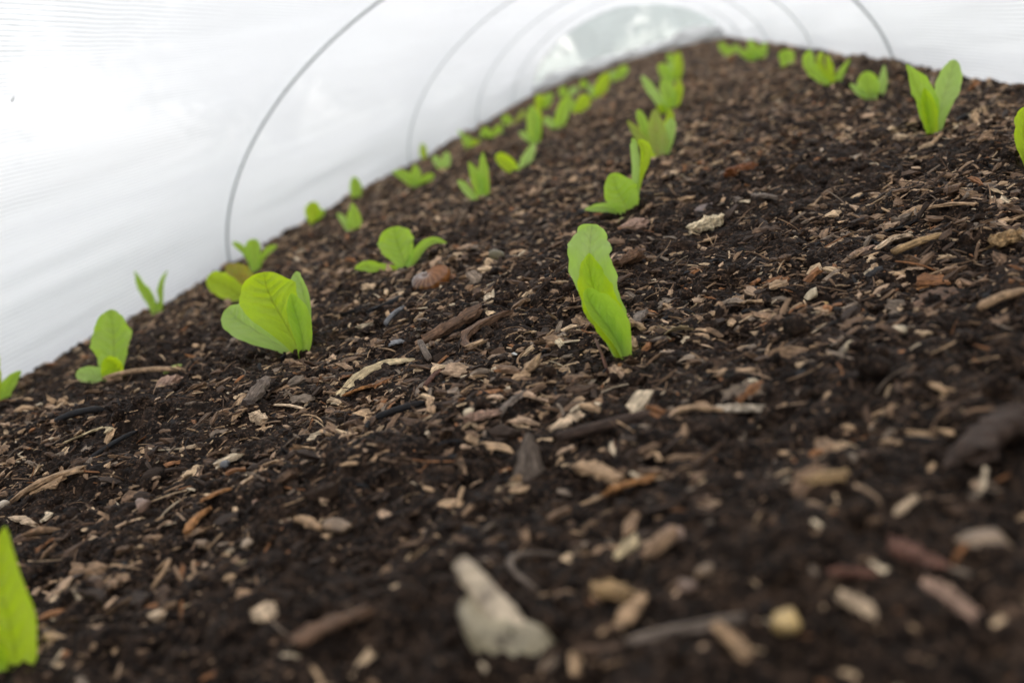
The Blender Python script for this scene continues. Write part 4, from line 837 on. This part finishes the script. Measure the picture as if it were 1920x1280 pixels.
for i, (nm, lb, p0, p1, w, th, cl, kd, up, bd) in enumerate(PIECES):
    tint = np.array(PAL[cl]) * (0.95 if kd == 'stone' else 1.3); tint = tint / max(1, tint.max() / 0.8); k = {'chip': 0, 'twig': 1, 'stone': 2, 'blade': 0}[kd]
    z0 = float(H1(np.array([p0[0]]), np.array([p0[1]]), False)[0]); z1 = float(H1(np.array([p1[0]]), np.array([p1[1]]), False)[0])
    T = max(w * th, 0.0008)
    a = np.array([p0[0], p0[1], z0 + T * 0.30 + 0.0032]); b = np.array([p1[0], p1[1], z1 + T * 0.30 + 0.0032 + up])
    if p1[2] > 0.0045: b[2] = float(H0(np.array([p1[0]]), np.array([p1[1]]))[0]) + p1[2]
    if kd == 'blade':
        a[2] = z0 - 0.002
        V, F, c, u = blade(a, b, w, tint, i)
        o = local_obj(nm, V, F, True, c, u, M_WOOD, a)
    else:
        big = w > 0.006
        ln = float(np.linalg.norm(b - a))
        K = 12 if k < 2 else 11; Mr = 12 if k < 2 else 14
        V, F, c, u = pieces(a[None], b[None], np.array([w]), np.array([T]), tint[None], np.array([k]), K, Mr,
                            bend=np.array([bd if bd else (0.03 * math.sin(i * 7.3) if k < 2 else 0.0)]), seed=500 + i, rough=0.75 if k == 0 else 0.8)
        if k == 2:      # rounded, slightly angular stones
            n_ = vnoise(V[:, 0] * 2.2 / w + i, V[:, 1] * 2.2 / w + V[:, 2] * 2.0 / w, i)
            cen = V.mean(0); V = cen + (V - cen) * (1 + 0.22 * n_[:, None])
            rs = np.random.default_rng(i)
            for _ in range(7):      # worn flat facets
                nn = rs.normal(size=3); nn /= np.linalg.norm(nn); dd = (V - cen) @ nn; lim = dd.max() * rs.uniform(.55, .85)
                V = V - np.clip(dd - lim, 0, None)[:, None] * nn * 0.85
        o = local_obj(nm, V, F, k != 0, c, u, (M_SOIL if nm == 'soil_clod' or cl == 'earth' else M_STONE) if k == 2 else M_WOOD, a)
    tag(o, lb, CATS[nm])

# countable loose chips that show largest: one object each
GROUPCH = 'small brown wood chips strewn on the dark soil'
r = np.random.default_rng(99)
count = 0
while count < 180:
    # even over the picture: choose a distance with more chips close by
    y = 0.24 + 0.75 * r.random() ** 1.5; x = r.uniform(-0.72 * y - 0.06, 0.36 * y + 0.02)
    if min((x - kx) ** 2 + (y - ky) ** 2 - (kr + 0.004) ** 2 for kx, ky, kr in NEAR_KEEP) < 0: continue
    if y < 0.40 and r.random() < 0.35: continue
    ln = r.uniform(0.008, 0.017) * (1 if y > .4 else 0.75); kind = 0 if r.random() < .75 else 1
    w = ln / (r.uniform(1.7, 4.5) if kind == 0 else r.uniform(6, 10)); T = w * (r.uniform(.2, .6) if kind == 0 else .9)
    yaw = r.normal(0, 0.8); pit = r.normal(0, 0.12)
    z = float(H1(np.array([x]), np.array([y]), False)[0]) + T * .35 + .0015 + abs(math.sin(pit)) * ln * .3
    d = np.array([math.cos(yaw) * math.cos(pit), math.sin(yaw) * math.cos(pit), math.sin(pit)])
    c0 = np.array([x, y, z])
    tint = palc[r.choice([1, 2, 3, 4, 5, 10, 6, 7])] * r.uniform(.85, 1.2)
    V, F, c, u = pieces((c0 - d * ln / 2)[None], (c0 + d * ln / 2)[None], np.array([w]), np.array([T]), tint[None], np.array([kind]), 8, 8, seed=3000 + count, rough=1.0)
    o = local_obj('wood_chip', V, F, False, c, u, M_WOOD, c0)
    tag(o, 'small plain brown wood chip lying flat among the dark crumbs of soil', 'wood chip', GROUPCH)
    NEAR_KEEP.append((x, y, ln * .4)); count += 1

# ------------------------------------------------------------------ snail shell
def snail():
    nt_, nr = 150, 22
    turns = 3.3; V, uv = [], []
    for i in range(nt_):
        t = i / (nt_ - 1); th = t * turns * 2 * math.pi
        g = math.exp(1.15 * (t - 1) * turns * 0.75)
        R = 0.0086 * g; rad = 0.0082 * g; h = 0.013 * (1 - g)
        for j in range(nr):
            p = j / nr * 2 * math.pi
            ro = rad * (1 + 0.008 * math.sin(th * 31))
            rr = R + ro * math.cos(p)
            V.append((rr * math.cos(th), -rr * math.sin(th), h + ro * 1.05 * math.sin(p)))
            uv.append((t, p / 6.283, 0))
    V.append(tuple(np.mean(V[:nr], axis=0))); uv.append((0, 0, 0))
    V = np.array(V); F = [grid_faces(nt_, nr, 0, wrap=True)[:, ::-1]]
    j = np.arange(nr); F.append(np.stack([np.full(nr, nt_ * nr), (j + 1) % nr, j], -1))
    return V, F, np.array(uv)
V, F, uv = snail()
sn = bpy.data.objects.new('snail_shell', mesh_np('snail_shell', V, F, True, None, uv, M_SHELL))
sn.location = (-0.2475, 0.842, float(H1(np.array([-0.2475]), np.array([0.842]))[0]) + 0.0090)
sn.rotation_euler = (Matrix.Rotation(math.radians(16), 3, 'Y') @ Matrix.Rotation(math.radians(-88), 3, 'Z') @ Matrix.Rotation(math.radians(30), 3, 'Y') @ Matrix.Rotation(math.radians(182), 3, 'X')).to_euler(); sn.scale = (1.3, 1.3, 1.2)
link(sn); tag(sn, 'empty brown striped snail shell lying on the soil by a seedling', 'snail shell')

# ------------------------------------------------------------------ pale husk in the foreground
hz = float(H1(np.array([-0.11]), np.array([0.265]), False)[0])
hk = link(bpy.data.objects.new('dried_husk', None)); hk.location = (-0.11, 0.265, hz)
tag(hk, 'big pale bone like dried husk with a stub of stalk, blurred in the bottom foreground', 'dried husk')
def local_px(Xp, Yp, dist):          # a point on the husk at a distance along the view, metres
    return CAM + dist * (_F + CR * (Xp - 960) / FPX + CU * (640 - Yp) / FPX)
FPX = LENS / 36 * 1920
def tube(pts, rad, flat, nr=16, sub=26, seed=0, wob=0.08):
    pts = np.array(pts); rad = np.array(rad); n = len(pts)
    ts = np.linspace(0, n - 1, sub); r0 = np.random.default_rng(seed)
    P = np.stack([np.interp(ts, range(n), pts[:, k]) for k in range(3)], 1)
    for _ in range(3): P[1:-1] = (P[:-2] + P[2:] + 2 * P[1:-1]) / 4
    R = np.interp(ts, range(n), rad)
    for _ in range(2): R[1:-1] = (R[:-2] + R[2:] + 2 * R[1:-1]) / 4
    V, uv = [], []
    for i in range(sub):
        A = P[min(i + 1, sub - 1)] - P[max(i - 1, 0)]; A /= np.linalg.norm(A)
        B = np.cross(A, _F); B /= np.linalg.norm(B); Cn = np.cross(A, B)
        for j in range(nr):
            p = j / nr * 2 * math.pi
            w_ = 1 + wob * math.sin(3 * p + i * .35) + wob * .6 * math.sin(5 * p - i * .2)
            V.append(P[i] + R[i] * w_ * (B * math.cos(p) + flat * Cn * math.sin(p))); uv.append((i * .001, p * .002, 0))
    V.append(P[0]); V.append(P[-1]); uv += [(0, 0, 0), (0, 0, 0)]
    j = np.arange(nr)
    F = [grid_faces(sub, nr, 0, wrap=True)[:, ::-1], np.concatenate([np.stack([np.full(nr, sub * nr), j, (j + 1) % nr], -1),
         np.stack([np.full(nr, sub * nr + 1), (sub - 1) * nr + (j + 1) % nr, (sub - 1) * nr + j], -1)])]
    return np.array(V), F, np.array(uv)
for nm, pts, rad, flat, tint, wob in (
        ('stalk', [(858, 1042, .300), (872, 1062, .298), (905, 1100, .295), (940, 1140, .290), (975, 1185, .288)], [.0020, .0034, .0037, .0040, .003], .6, (0.62, 0.49, 0.34), .08),
        ('husk', [(868, 1120, .300), (890, 1150, .296), (930, 1185, .292), (985, 1210, .290), (1040, 1240, .290)], [.0024, .0060, .0084, .0080, .0040], .75, (0.35, 0.29, 0.185), .09)):
    V, F, uv = tube([local_px(*p) for p in pts], rad, flat, wob=wob)
    V = V + (0.0009 * vnoise(V[:, 0] * 420 + 7, V[:, 1] * 420 + V[:, 2] * 300, 5) + 0.0007 * vnoise(V[:, 0] * 900, V[:, 2] * 900, 6))[:, None] * np.array([.5, -.6, .6])
    V[:, 2] -= 0.0015
    uv = np.stack([V[:, 0], V[:, 1], V[:, 2]], 1)
    o = local_obj(nm, V, F, True, np.tile(tint, (len(V), 1)), uv, M_STONE, (-0.11, 0.265, hz))
    o.parent = hk; o.location = (0, 0, 0)

# ------------------------------------------------------------------ seedlings
def catmull(P, t):
    P = np.array(P, float); n = len(P) - 1
    x = min(max(t * n, 0), n - 1e-6); i = int(x); f = x - i
    p0 = P[max(i - 1, 0)] if i > 0 else 2 * P[0] - P[1]
    p1, p2 = P[i], P[i + 1]; p3 = P[i + 2] if i + 2 <= n else 2 * P[n] - P[n - 1]
    return 0.5 * ((2 * p1) + (-p0 + p2) * f + (2 * p0 - 5 * p1 + 4 * p2 - p3) * f * f + (-p0 + 3 * p1 - 3 * p2 + p3) * f ** 3)

def leaf_mesh(pts, hw, cup, turn, ruf, seed, mat, slim=1.0):
    r = np.random.default_rng(seed)
    nu, nv = 34, 21
    pts = np.array(pts) / 1000.0; hw = [h / 1000.0 * slim for h in hw]
    pts = pts.copy(); d0 = pts[1] - pts[0]; pts[0] = pts[0] - d0 / np.linalg.norm(d0) * 0.003   # root goes into the soil
    V, uv = [], []
    Ltot = sum(np.linalg.norm(pts[i + 1] - pts[i]) for i in range(len(pts) - 1))
    toward = -_F
    ph = r.uniform(0, 6.28, 4); rid = r.random() * 5
    blunt = hw[-1] / max(hw)
    if blunt > 0.3: hw[-1] = min(hw[-1] * 1.3, max(hw)); blunt = 0.6
    asym = r.normal(0, 0.07); twist = r.normal(0, 0.28)
    for i in range(nu):
        t = i / (nu - 1)
        te = 1 - (1 - t) ** 1.35 if blunt > 0.3 else t
        P = catmull(pts, te); T = catmull(pts, min(te + .02, 1)) - catmull(pts, max(te - .02, 0)); T /= np.linalg.norm(T)
        w = max(float(catmull(np.array(hw)[:, None], te)[0]), 0.0002)
        if blunt > 0.3:
            k = max(0, (te - 0.66) / 0.34); w *= math.sqrt(max(1 - k * k, 0))
        else:
            k = max(0, (te - 0.93) / 0.07); w *= math.sqrt(max(1 - k * k, 0))
        w = max(w, 0.00005)
        Bv = np.cross(T, toward); Bv /= np.linalg.norm(Bv); Nn = np.cross(Bv, T)
        if Nn @ toward < 0: Nn = -Nn
        a = math.radians(turn) + twist * t; B2 = Bv * math.cos(a) + Nn * math.sin(a); N2 = -Bv * math.sin(a) + Nn * math.cos(a)
        for j in range(nv):
            s = j / (nv - 1) * 2 - 1
            edge = abs(s) ** 3
            ruff = ruf * w * edge * (0.42 * math.sin(t * 17 + ph[0] + (1.3 if s > 0 else 0)) + 0.16 * math.sin(t * 39 + ph[1] * (1 if s > 0 else 2)))
            ww = w * (1 + ruf * 0.10 * edge * math.sin(t * 31 + ph[2] + s) + ruf * 0.05 * edge * math.sin(t * 67 + ph[3]))
            ww *= 1 + asym * s * math.sin(t * 3.1)
            puck = 0.085 * w * math.sin(t * 46 - abs(s) * 9) * (1 - abs(s)) * (abs(s) > .05)
            rib = -0.05 * w * math.exp(-(s / 0.07) ** 2)
            cu = 1.5 * cup * w * (s * s) * (1.25 - 0.6 * t) - cup * w * 0.3
            V.append(P + B2 * s * ww * (1 - 0.12 * cup * s * s) + N2 * (cu + ruff + puck + rib)); uv.append((t, s * min(1.0, .35 + w / max(hw)), rid))
    return mesh_np('leaf', np.array(V), [grid_faces(nu, nv)], True, None, np.array(uv), mat)

for si, (lb, (bx, by), leaves) in enumerate(SEEDLINGS):
    bz = float(H0(np.array([bx]), np.array([by]))[0]) + 0.004
    rt = link(bpy.data.objects.new('lettuce_seedling', None)); rt.location = (bx, by, bz); rt.empty_display_size = 0.02
    tag(rt, lb, 'seedling', 'lettuce seedlings planted in rows on the bed')
    for li, (pts, hw, cup, tone, turn, ruf) in enumerate(leaves):
        o = link(bpy.data.objects.new('leaf', leaf_mesh(pts, hw, cup, turn, ruf, si * 17 + li, LEAF[tone], 0.84 if by > 1.3 else 1.0)), rt)
        if tone == 'bronze': o['label'] = 'bronze tinted leaf'
        if tone == 'olive' and li == 0: o['label'] = 'reddish olive leaf'
# small soil mound round the stem of each seedling comes from the crumbs

# ------------------------------------------------------------------ tunnel: hoops and net
def axis_x(y):
    return XC - 0.05 * np.clip((y - 3.0) / 3.8, 0, 1.2) ** 1.5
def skew(y):          # the nearer hoops stand slightly askew
    return np.interp(y, [0.63, 1.9, 3.17, 4.0], [0.28, 0.28, 0.06, 0.0])
def arch(y, a, sc=1.0):
    """a: 0..pi from the right foot over the top to the left foot"""
    e = 2 / 1.78
    cx = np.sign(np.cos(a)) * np.abs(np.cos(a)) ** e; sz = np.abs(np.sin(a)) ** e
    return axis_x(y) + AW * sc * cx, sz * AH * sc * (1 - 0.10 * np.clip((y - 4.0) / 2.8, 0, 1))
HOOPS = [-0.62, 0.63, 1.90, 3.17, 4.44, 5.70, 6.78]
hlab = ['wire hoop behind the camera position', 'wire hoop arching above the nearest seedlings', 'nearest visible wire hoop, sharpest of the grey arches holding the net',
        'second visible grey wire hoop, paler and blurred behind the sharpest one', 'third visible wire hoop, very faint against the net', 'fourth visible wire hoop, very faint near the end of tunnel',
        'last wire hoop framing the see through end of tunnel']
def foot_z(x, y): return float(H0(np.array([x]), np.array([y]))[0])
M_WIRE_HAZED = mat_simple('hazed_wire', (0.62, 0.65, 0.65), 0.5, 0.0, 0.0003, 150)  # same wire, colour lightened to imitate the faint, blurred look of farther hoops
for hi, y in enumerate(HOOPS):
    if hi == 0: continue
    n, nr, rad = 120, 10, 0.0025
    a = np.linspace(0, math.pi, n); X, Z = arch(np.full(n, y), a, 0.992)
    zl, zr = -0.0175, 0.0075
    Z = Z + zr + (zl - zr) * a / math.pi - 0.002
    Y = y + 0.006 * np.sin(a * 2 + hi) + skew(y) * (X - axis_x(y))
    P = np.stack([X, Y, Z], 1)
    P = np.concatenate([P[:1] - [0, 0, .08], P, P[-1:] - [0, 0, .08]])
    V = []
    for i in range(len(P)):
        T = P[min(i + 1, len(P) - 1)] - P[max(i - 1, 0)]; T /= np.linalg.norm(T)
        B = np.cross(T, [0, 1, 0]); B /= np.linalg.norm(B); C_ = np.array([0, 1.0, 0])
        for j in range(nr):
            p = j / nr * 2 * math.pi; V.append(P[i] + rad * (B * math.cos(p) + C_ * math.sin(p)))
    V = np.array(V) - [axis_x(y), y, 0]
    ho = bpy.data.objects.new('wire_hoop', mesh_np('wire_hoop', V, [grid_faces(len(P), nr, 0, wrap=True)], True, mat=M_WIRE if hi < 3 else M_WIRE_HAZED))
    ho.location = (axis_x(y), y, 0); link(ho)
    tag(ho, hlab[hi], 'hoop', 'grey wire hoops holding up the net tunnel')

Y0, Y1 = -0.75, 6.80
ny, na = 620, 200
ys = np.linspace(Y0, Y1, ny); aa = np.linspace(0, math.pi, na)
Yg, Ag = np.meshgrid(ys, aa, indexing='ij')
hy = np.array(HOOPS)
k = np.searchsorted(hy, ys) ; k = np.clip(k, 1, len(hy) - 1)
fr = np.clip((ys - hy[k - 1]) / (hy[k] - hy[k - 1]), 0, 1)
sag = np.sin(fr * math.pi)[:, None]
side = np.sin(Ag)
shrink = 1.0 - 0.055 * sag * side ** 0.6
wr = 0.0055 * vnoise(Yg * 1.6 + 2 * Ag, Ag * 5, 61) + 0.0012 * vnoise(Yg * 3 + Ag * 16, Ag * 9, 62) + 0.0008 * vnoise(Yg * 3 + Ag, Ag * 22, 63) + 0.0005 * vnoise(Yg * 7 + Ag * 40, Ag * 30, 64)
wr *= np.minimum(1, sag * 1.5) * np.clip(side * 4 + .15, 0, 1)
Xn, Zn = arch(Yg, Ag, shrink)
bx_ = np.cos(Ag) * AW
nx_, nz_ = np.cos(Ag), np.sin(Ag)
Xn += wr * nx_; Zn += wr * nz_
zl = -0.0175 + 0.004 * vnoise(Yg * 1.7, Yg * 0, 65); zr = 0.0075 + 0.004 * vnoise(Yg * 1.7, Yg * 0 + 9, 65)
Zn += zr + (zl - zr) * Ag / math.pi + 0.003
# foot of the net: presses outward and dips into the soil edge
V = np.stack([Xn, Yg + skew(Yg) * (Xn - axis_x(Yg)), Zn], -1)
footl = V[:, -1:].copy(); footl[..., 2] -= 0.035; footl[..., 0] -= 0.012
footr = V[:, :1].copy(); footr[..., 2] -= 0.035; footr[..., 0] += 0.012
V = np.concatenate([footr, V, footl], 1); na2 = na + 2
arc = np.concatenate([[0], np.cumsum(np.linalg.norm(np.diff(V[200], axis=0), axis=1))])
U = np.stack([np.broadcast_to(ys[:, None], (ny, na2)), np.broadcast_to(arc[None], (ny, na2)), np.zeros((ny, na2))], -1)
net = link(bpy.data.objects.new('net_tunnel', None)); net.location = (XC, 3.0, 0)
tag(net, 'long white insect net cover stretched over the hoops as a tunnel', 'net cover')
def netpart(name, V, F, U, mat):
    o = bpy.data.objects.new(name, mesh_np(name, V.reshape(-1, 3) - [XC, 3.0, 0], F, True, None, U.reshape(-1, 3), mat)); link(o, net); return o
netpart('netting', V, [grid_faces(ny, na2)], U, M_NET)
# end of the tunnel: one layer of net closing the last hoop, bunched at the foot
nr_, na3 = 40, 120
rr = np.linspace(0, 1, nr_)[:, None]; a3 = np.linspace(0, math.pi, na3)[None]
Xe, Ze = arch(np.full((nr_, na3), Y1), np.broadcast_to(a3, (nr_, na3)), 1.0)
cx_ = axis_x(Y1)
Xe = cx_ + (Xe - cx_) * rr; Ze = Ze * rr
Ye = Y1 + 0.10 * (1 - rr ** 2) * np.ones_like(a3) + 0.008 * vnoise(Xe * 12, Ze * 5, 71)
zf = H0(Xe, np.full_like(Xe, Y1))
Ve = np.stack([Xe, Ye, Ze + 0.0 + zf - 0.01], -1)
netpart('end_panel', Ve, [grid_faces(nr_, na3)], np.stack([Xe * 1.0, Ze, np.zeros_like(Xe)], -1), M_NET_END)
# bunched folds along the foot of the end panel
nb, nc = 160, 26
xb = np.linspace(cx_ - AW - 0.02, cx_ + AW + 0.02, nb)[:, None]; cb = np.linspace(0, 2 * math.pi, nc, endpoint=False)[None]
rz = 0.050 + 0.016 * vnoise(xb * 9, xb * 0, 81); ry = 0.07
fold = 1 + 0.13 * np.sin(cb * 3 + xb * 21) + 0.07 * np.sin(cb * 5 - xb * 37)
Xb = xb + 0 * cb; Yb = Y1 - 0.03 + ry * fold * np.cos(cb); Zb = H0(Xb, np.full_like(Xb, Y1 - 0.05)) + rz * 0.85 + rz * fold * np.sin(cb)
netpart('bunched_hem', np.stack([Xb, Yb, Zb], -1), [grid_faces(nb, nc, 0, wrap=True)], np.stack([Xb, Zb, Yb], -1), M_HEM)

# plant speck caught on the net near the camera
sx, sy, sa = -0.63, 0.86, 0
sp_y = 0.90; Xs, Zs = arch(np.array([sp_y]), np.array([2.28]), 1 - 0.055 * math.sin((sp_y - .63) / 1.27 * math.pi) * 0.8)
p0 = np.array([Xs[0] + 0.004, sp_y, Zs[0] + foot_z(-0.9, sp_y) * .7]);
V, F, c, u = pieces(p0[None], (p0 + [0.006, 0.001, 0.006])[None], np.array([.0011]), np.array([.0008]), np.array([[.12, .09, .05]]), np.array([0]), 6, 6, seed=8)
o = local_obj('grass_fragment', V, F, False, c, u, M_WOOD, p0); tag(o, 'tiny brown fragment stuck to the net at the upper left', 'plant debris')

# ------------------------------------------------------------------ outside
def mat_bounce_ground():
    m, nt, N, Lk = new_mat('pale_bounce_grass')
    g = node(nt, 'ShaderNodeNewGeometry').outputs['Position']
    c = ramp(nt, noise(nt, g, 2.5, 6, 0.7), [(0.3, (0.20, 0.23, 0.14)), (0.5, (0.36, 0.36, 0.28)), (0.7, (0.50, 0.48, 0.41))])  # grass lightened so that it bounces light onto the lower net
    b = N('ShaderNodeBsdfPrincipled'); Lk(c, b.inputs['Base Color']); b.inputs['Roughness'].default_value = 0.9
    bm = N('ShaderNodeBump'); bm.inputs['Strength'].default_value = 1; bm.inputs['Distance'].default_value = 0.03
    Lk(noise(nt, g, 60, 4, 0.7), bm.inputs['Height']); Lk(bm.outputs[0], b.inputs['Normal'])
    o = N('ShaderNodeOutputMaterial'); Lk(b.outputs[0], o.inputs[0]); return m
s_ = 400.0
gv = np.array([(-s_, -s_, -0.062), (s_, -s_, -0.062), (s_, s_, -0.062), (-s_, s_, -0.062)])
lawn = link(bpy.data.objects.new('ground', mesh_np('ground', gv, [np.array([[0, 1, 2, 3]])], True, mat=mat_bounce_ground())))
tag(lawn, 'grass ground around the net tunnel, coloured pale to bounce light onto the net', kind='structure')

MF1 = mat_foliage('shrub_leaves', (0.05, 0.16, 0.06), (0.11, 0.24, 0.10))
MF2 = mat_foliage('red_shrub_leaves', (0.16, 0.07, 0.06), (0.10, 0.11, 0.04))
M_BARK = mat_simple('shrub_bark', (0.10, 0.08, 0.06), 0.9, 0, 0.004, 30)
def shrub(loc, w, h, label, mat, seed, name='shrub', n=15000, trunk=0.12):
    w, h = w * 1.5, h * 2.0
    r = np.random.default_rng(seed)
    rt = link(bpy.data.objects.new(name, None)); rt.location = loc
    tag(rt, label, 'shrub' if name == 'shrub' else 'tree')
    # crown of leaf faces in clumps
    nc_ = 34
    cc = r.normal(size=(nc_, 3)); cc /= np.linalg.norm(cc, axis=1)[:, None]; cc *= r.uniform(.35, 1, (nc_, 1)) ** .5
    cc = cc * [w / 2, w / 2, h * 0.42] + [0, 0, h * 0.55]
    pick = r.integers(0, nc_, n); P = cc[pick] + r.normal(0, 1, (n, 3)) * [w * .09, w * .09, h * .08]
    P[:, 2] = np.abs(P[:, 2])
    a = r.normal(size=(n, 3)); a /= np.linalg.norm(a, axis=1)[:, None]; b = np.cross(a, r.normal(size=(n, 3))); b /= np.linalg.norm(b, axis=1)[:, None]
    sz = r.uniform(.05, .10, (n, 1))
    V = np.stack([P - a * sz, P - b * sz * .5, P + a * sz, P + b * sz * .5], 1).reshape(-1, 3)
    F = np.arange(n * 4).reshape(-1, 4)
    link(bpy.data.objects.new('crown', mesh_np('crown', V, [F], False, mat=mat)), rt)
    N_ = 9; p0 = np.tile([0, 0, -0.05], (N_, 1)) + r.normal(0, .03, (N_, 3)) * [1, 1, 0]; p1 = cc[:N_]
    V, F, c, u = pieces(p0, p1, np.full(N_, trunk), np.full(N_, trunk), np.tile([.1, .08, .06], (N_, 1)), np.ones(N_, int), 8, 8, seed=seed)
    link(bpy.data.objects.new('trunk', mesh_np('trunk', V, F, True, c, u, M_BARK)), rt)
for i, (x, y, w, h, lb, m) in enumerate((
        (-2.9, 11.6, 1.8, 1.5, 'low rounded green shrub beyond the far end of tunnel, left', MF1),
        (-1.75, 11.2, 1.0, 1.2, 'reddish leaved shrub seen dimly through the end net', MF2),
        (-0.9, 12.6, 1.7, 1.7, 'tall green shrub seen dimly through the middle of the end net', MF1),
        (0.7, 12.2, 1.7, 1.5, 'spreading green shrub beyond the end net on the right', MF1),
        (-5.2, 13.0, 2.4, 2.2, 'big green shrub outside the tunnel, beyond its left side', MF1),
        (-8.5, 10.0, 3.0, 2.6, 'wide green shrub far outside on the left of tunnel', MF1),
        (2.7, 13.5, 2.4, 2.0, 'green shrub outside on the right beyond the tunnel', MF1))):
    shrub((x, y, -0.06), w, h, lb, m, 200 + i)
pv = bpy.data.objects.new('cane', None)
V, F, c, u = pieces(np.array([[-0.98, 7.6, -0.08]]), np.array([[-1.05, 7.62, 1.15]]), np.array([.03]), np.array([.03]), np.array([[.55, .52, .42]]), np.array([1]), 12, 10, seed=4, rough=.5)
o = local_obj('garden_cane', V, F, True, c, u, M_WOOD, (-0.98, 7.6, -0.08)); tag(o, 'pale upright garden cane just outside the end net', 'cane')

# ------------------------------------------------------------------ light, camera
w = bpy.data.worlds.new('World'); scene.world = w; w.use_nodes = True
nt = w.node_tree; bg = nt.nodes['Background']
sky = nt.nodes.new('ShaderNodeTexSky'); sky.sky_type = 'NISHITA'; sky.sun_disc = False
SUN_EL, SUN_AZ = math.radians(50), math.radians(8)      # azimuth measured from +Y towards +X
sky.sun_elevation = SUN_EL; sky.sun_rotation = SUN_AZ
sky.air_density = 1.0; sky.dust_density = 2.0; sky.ozone_density = 0.6
hs = nt.nodes.new('ShaderNodeHueSaturation'); hs.inputs['Saturation'].default_value = 0.3      # thin even cloud
nt.links.new(sky.outputs[0], hs.inputs['Color']); nt.links.new(hs.outputs[0], bg.inputs[0]); bg.inputs[1].default_value = 0.15
sl = bpy.data.lights.new('sun', 'SUN'); sl.energy = 1.0; sl.angle = math.radians(10); sl.color = (1.0, 0.965, 0.92)
so = link(bpy.data.objects.new('sun', sl))
sd = Vector((math.sin(SUN_AZ) * math.cos(SUN_EL), math.cos(SUN_AZ) * math.cos(SUN_EL), math.sin(SUN_EL)))
so.rotation_euler = sd.to_track_quat('Z', 'Y').to_euler(); so.location = (0, 0, 5)

cd = bpy.data.cameras.new('camera'); cd.lens = LENS; cd.sensor_width = 36; cd.clip_start = 0.01; cd.clip_end = 1500
cd.dof.use_dof = True; cd.dof.focus_distance = 0.66; cd.dof.aperture_fstop = 5.0; cd.dof.aperture_blades = 7
cam = link(bpy.data.objects.new('camera', cd))
Mx = Matrix(((CR[0], CU[0], -_F[0], CAM[0]), (CR[1], CU[1], -_F[1], CAM[1]), (CR[2], CU[2], -_F[2], CAM[2]), (0, 0, 0, 1)))
cam.matrix_world = Mx
scene.camera = cam
scene.view_settings.view_transform = 'Standard'; scene.view_settings.look = 'None'
scene.view_settings.exposure = EXPOSURE; scene.view_settings.gamma = 1
scene.cycles.max_bounces = 10; scene.cycles.diffuse_bounces = 6; scene.cycles.transmission_bounces = 8; scene.cycles.transparent_max_bounces = 12
scene.cycles.use_denoising = True
scene.cycles.sample_clamp_indirect = 8
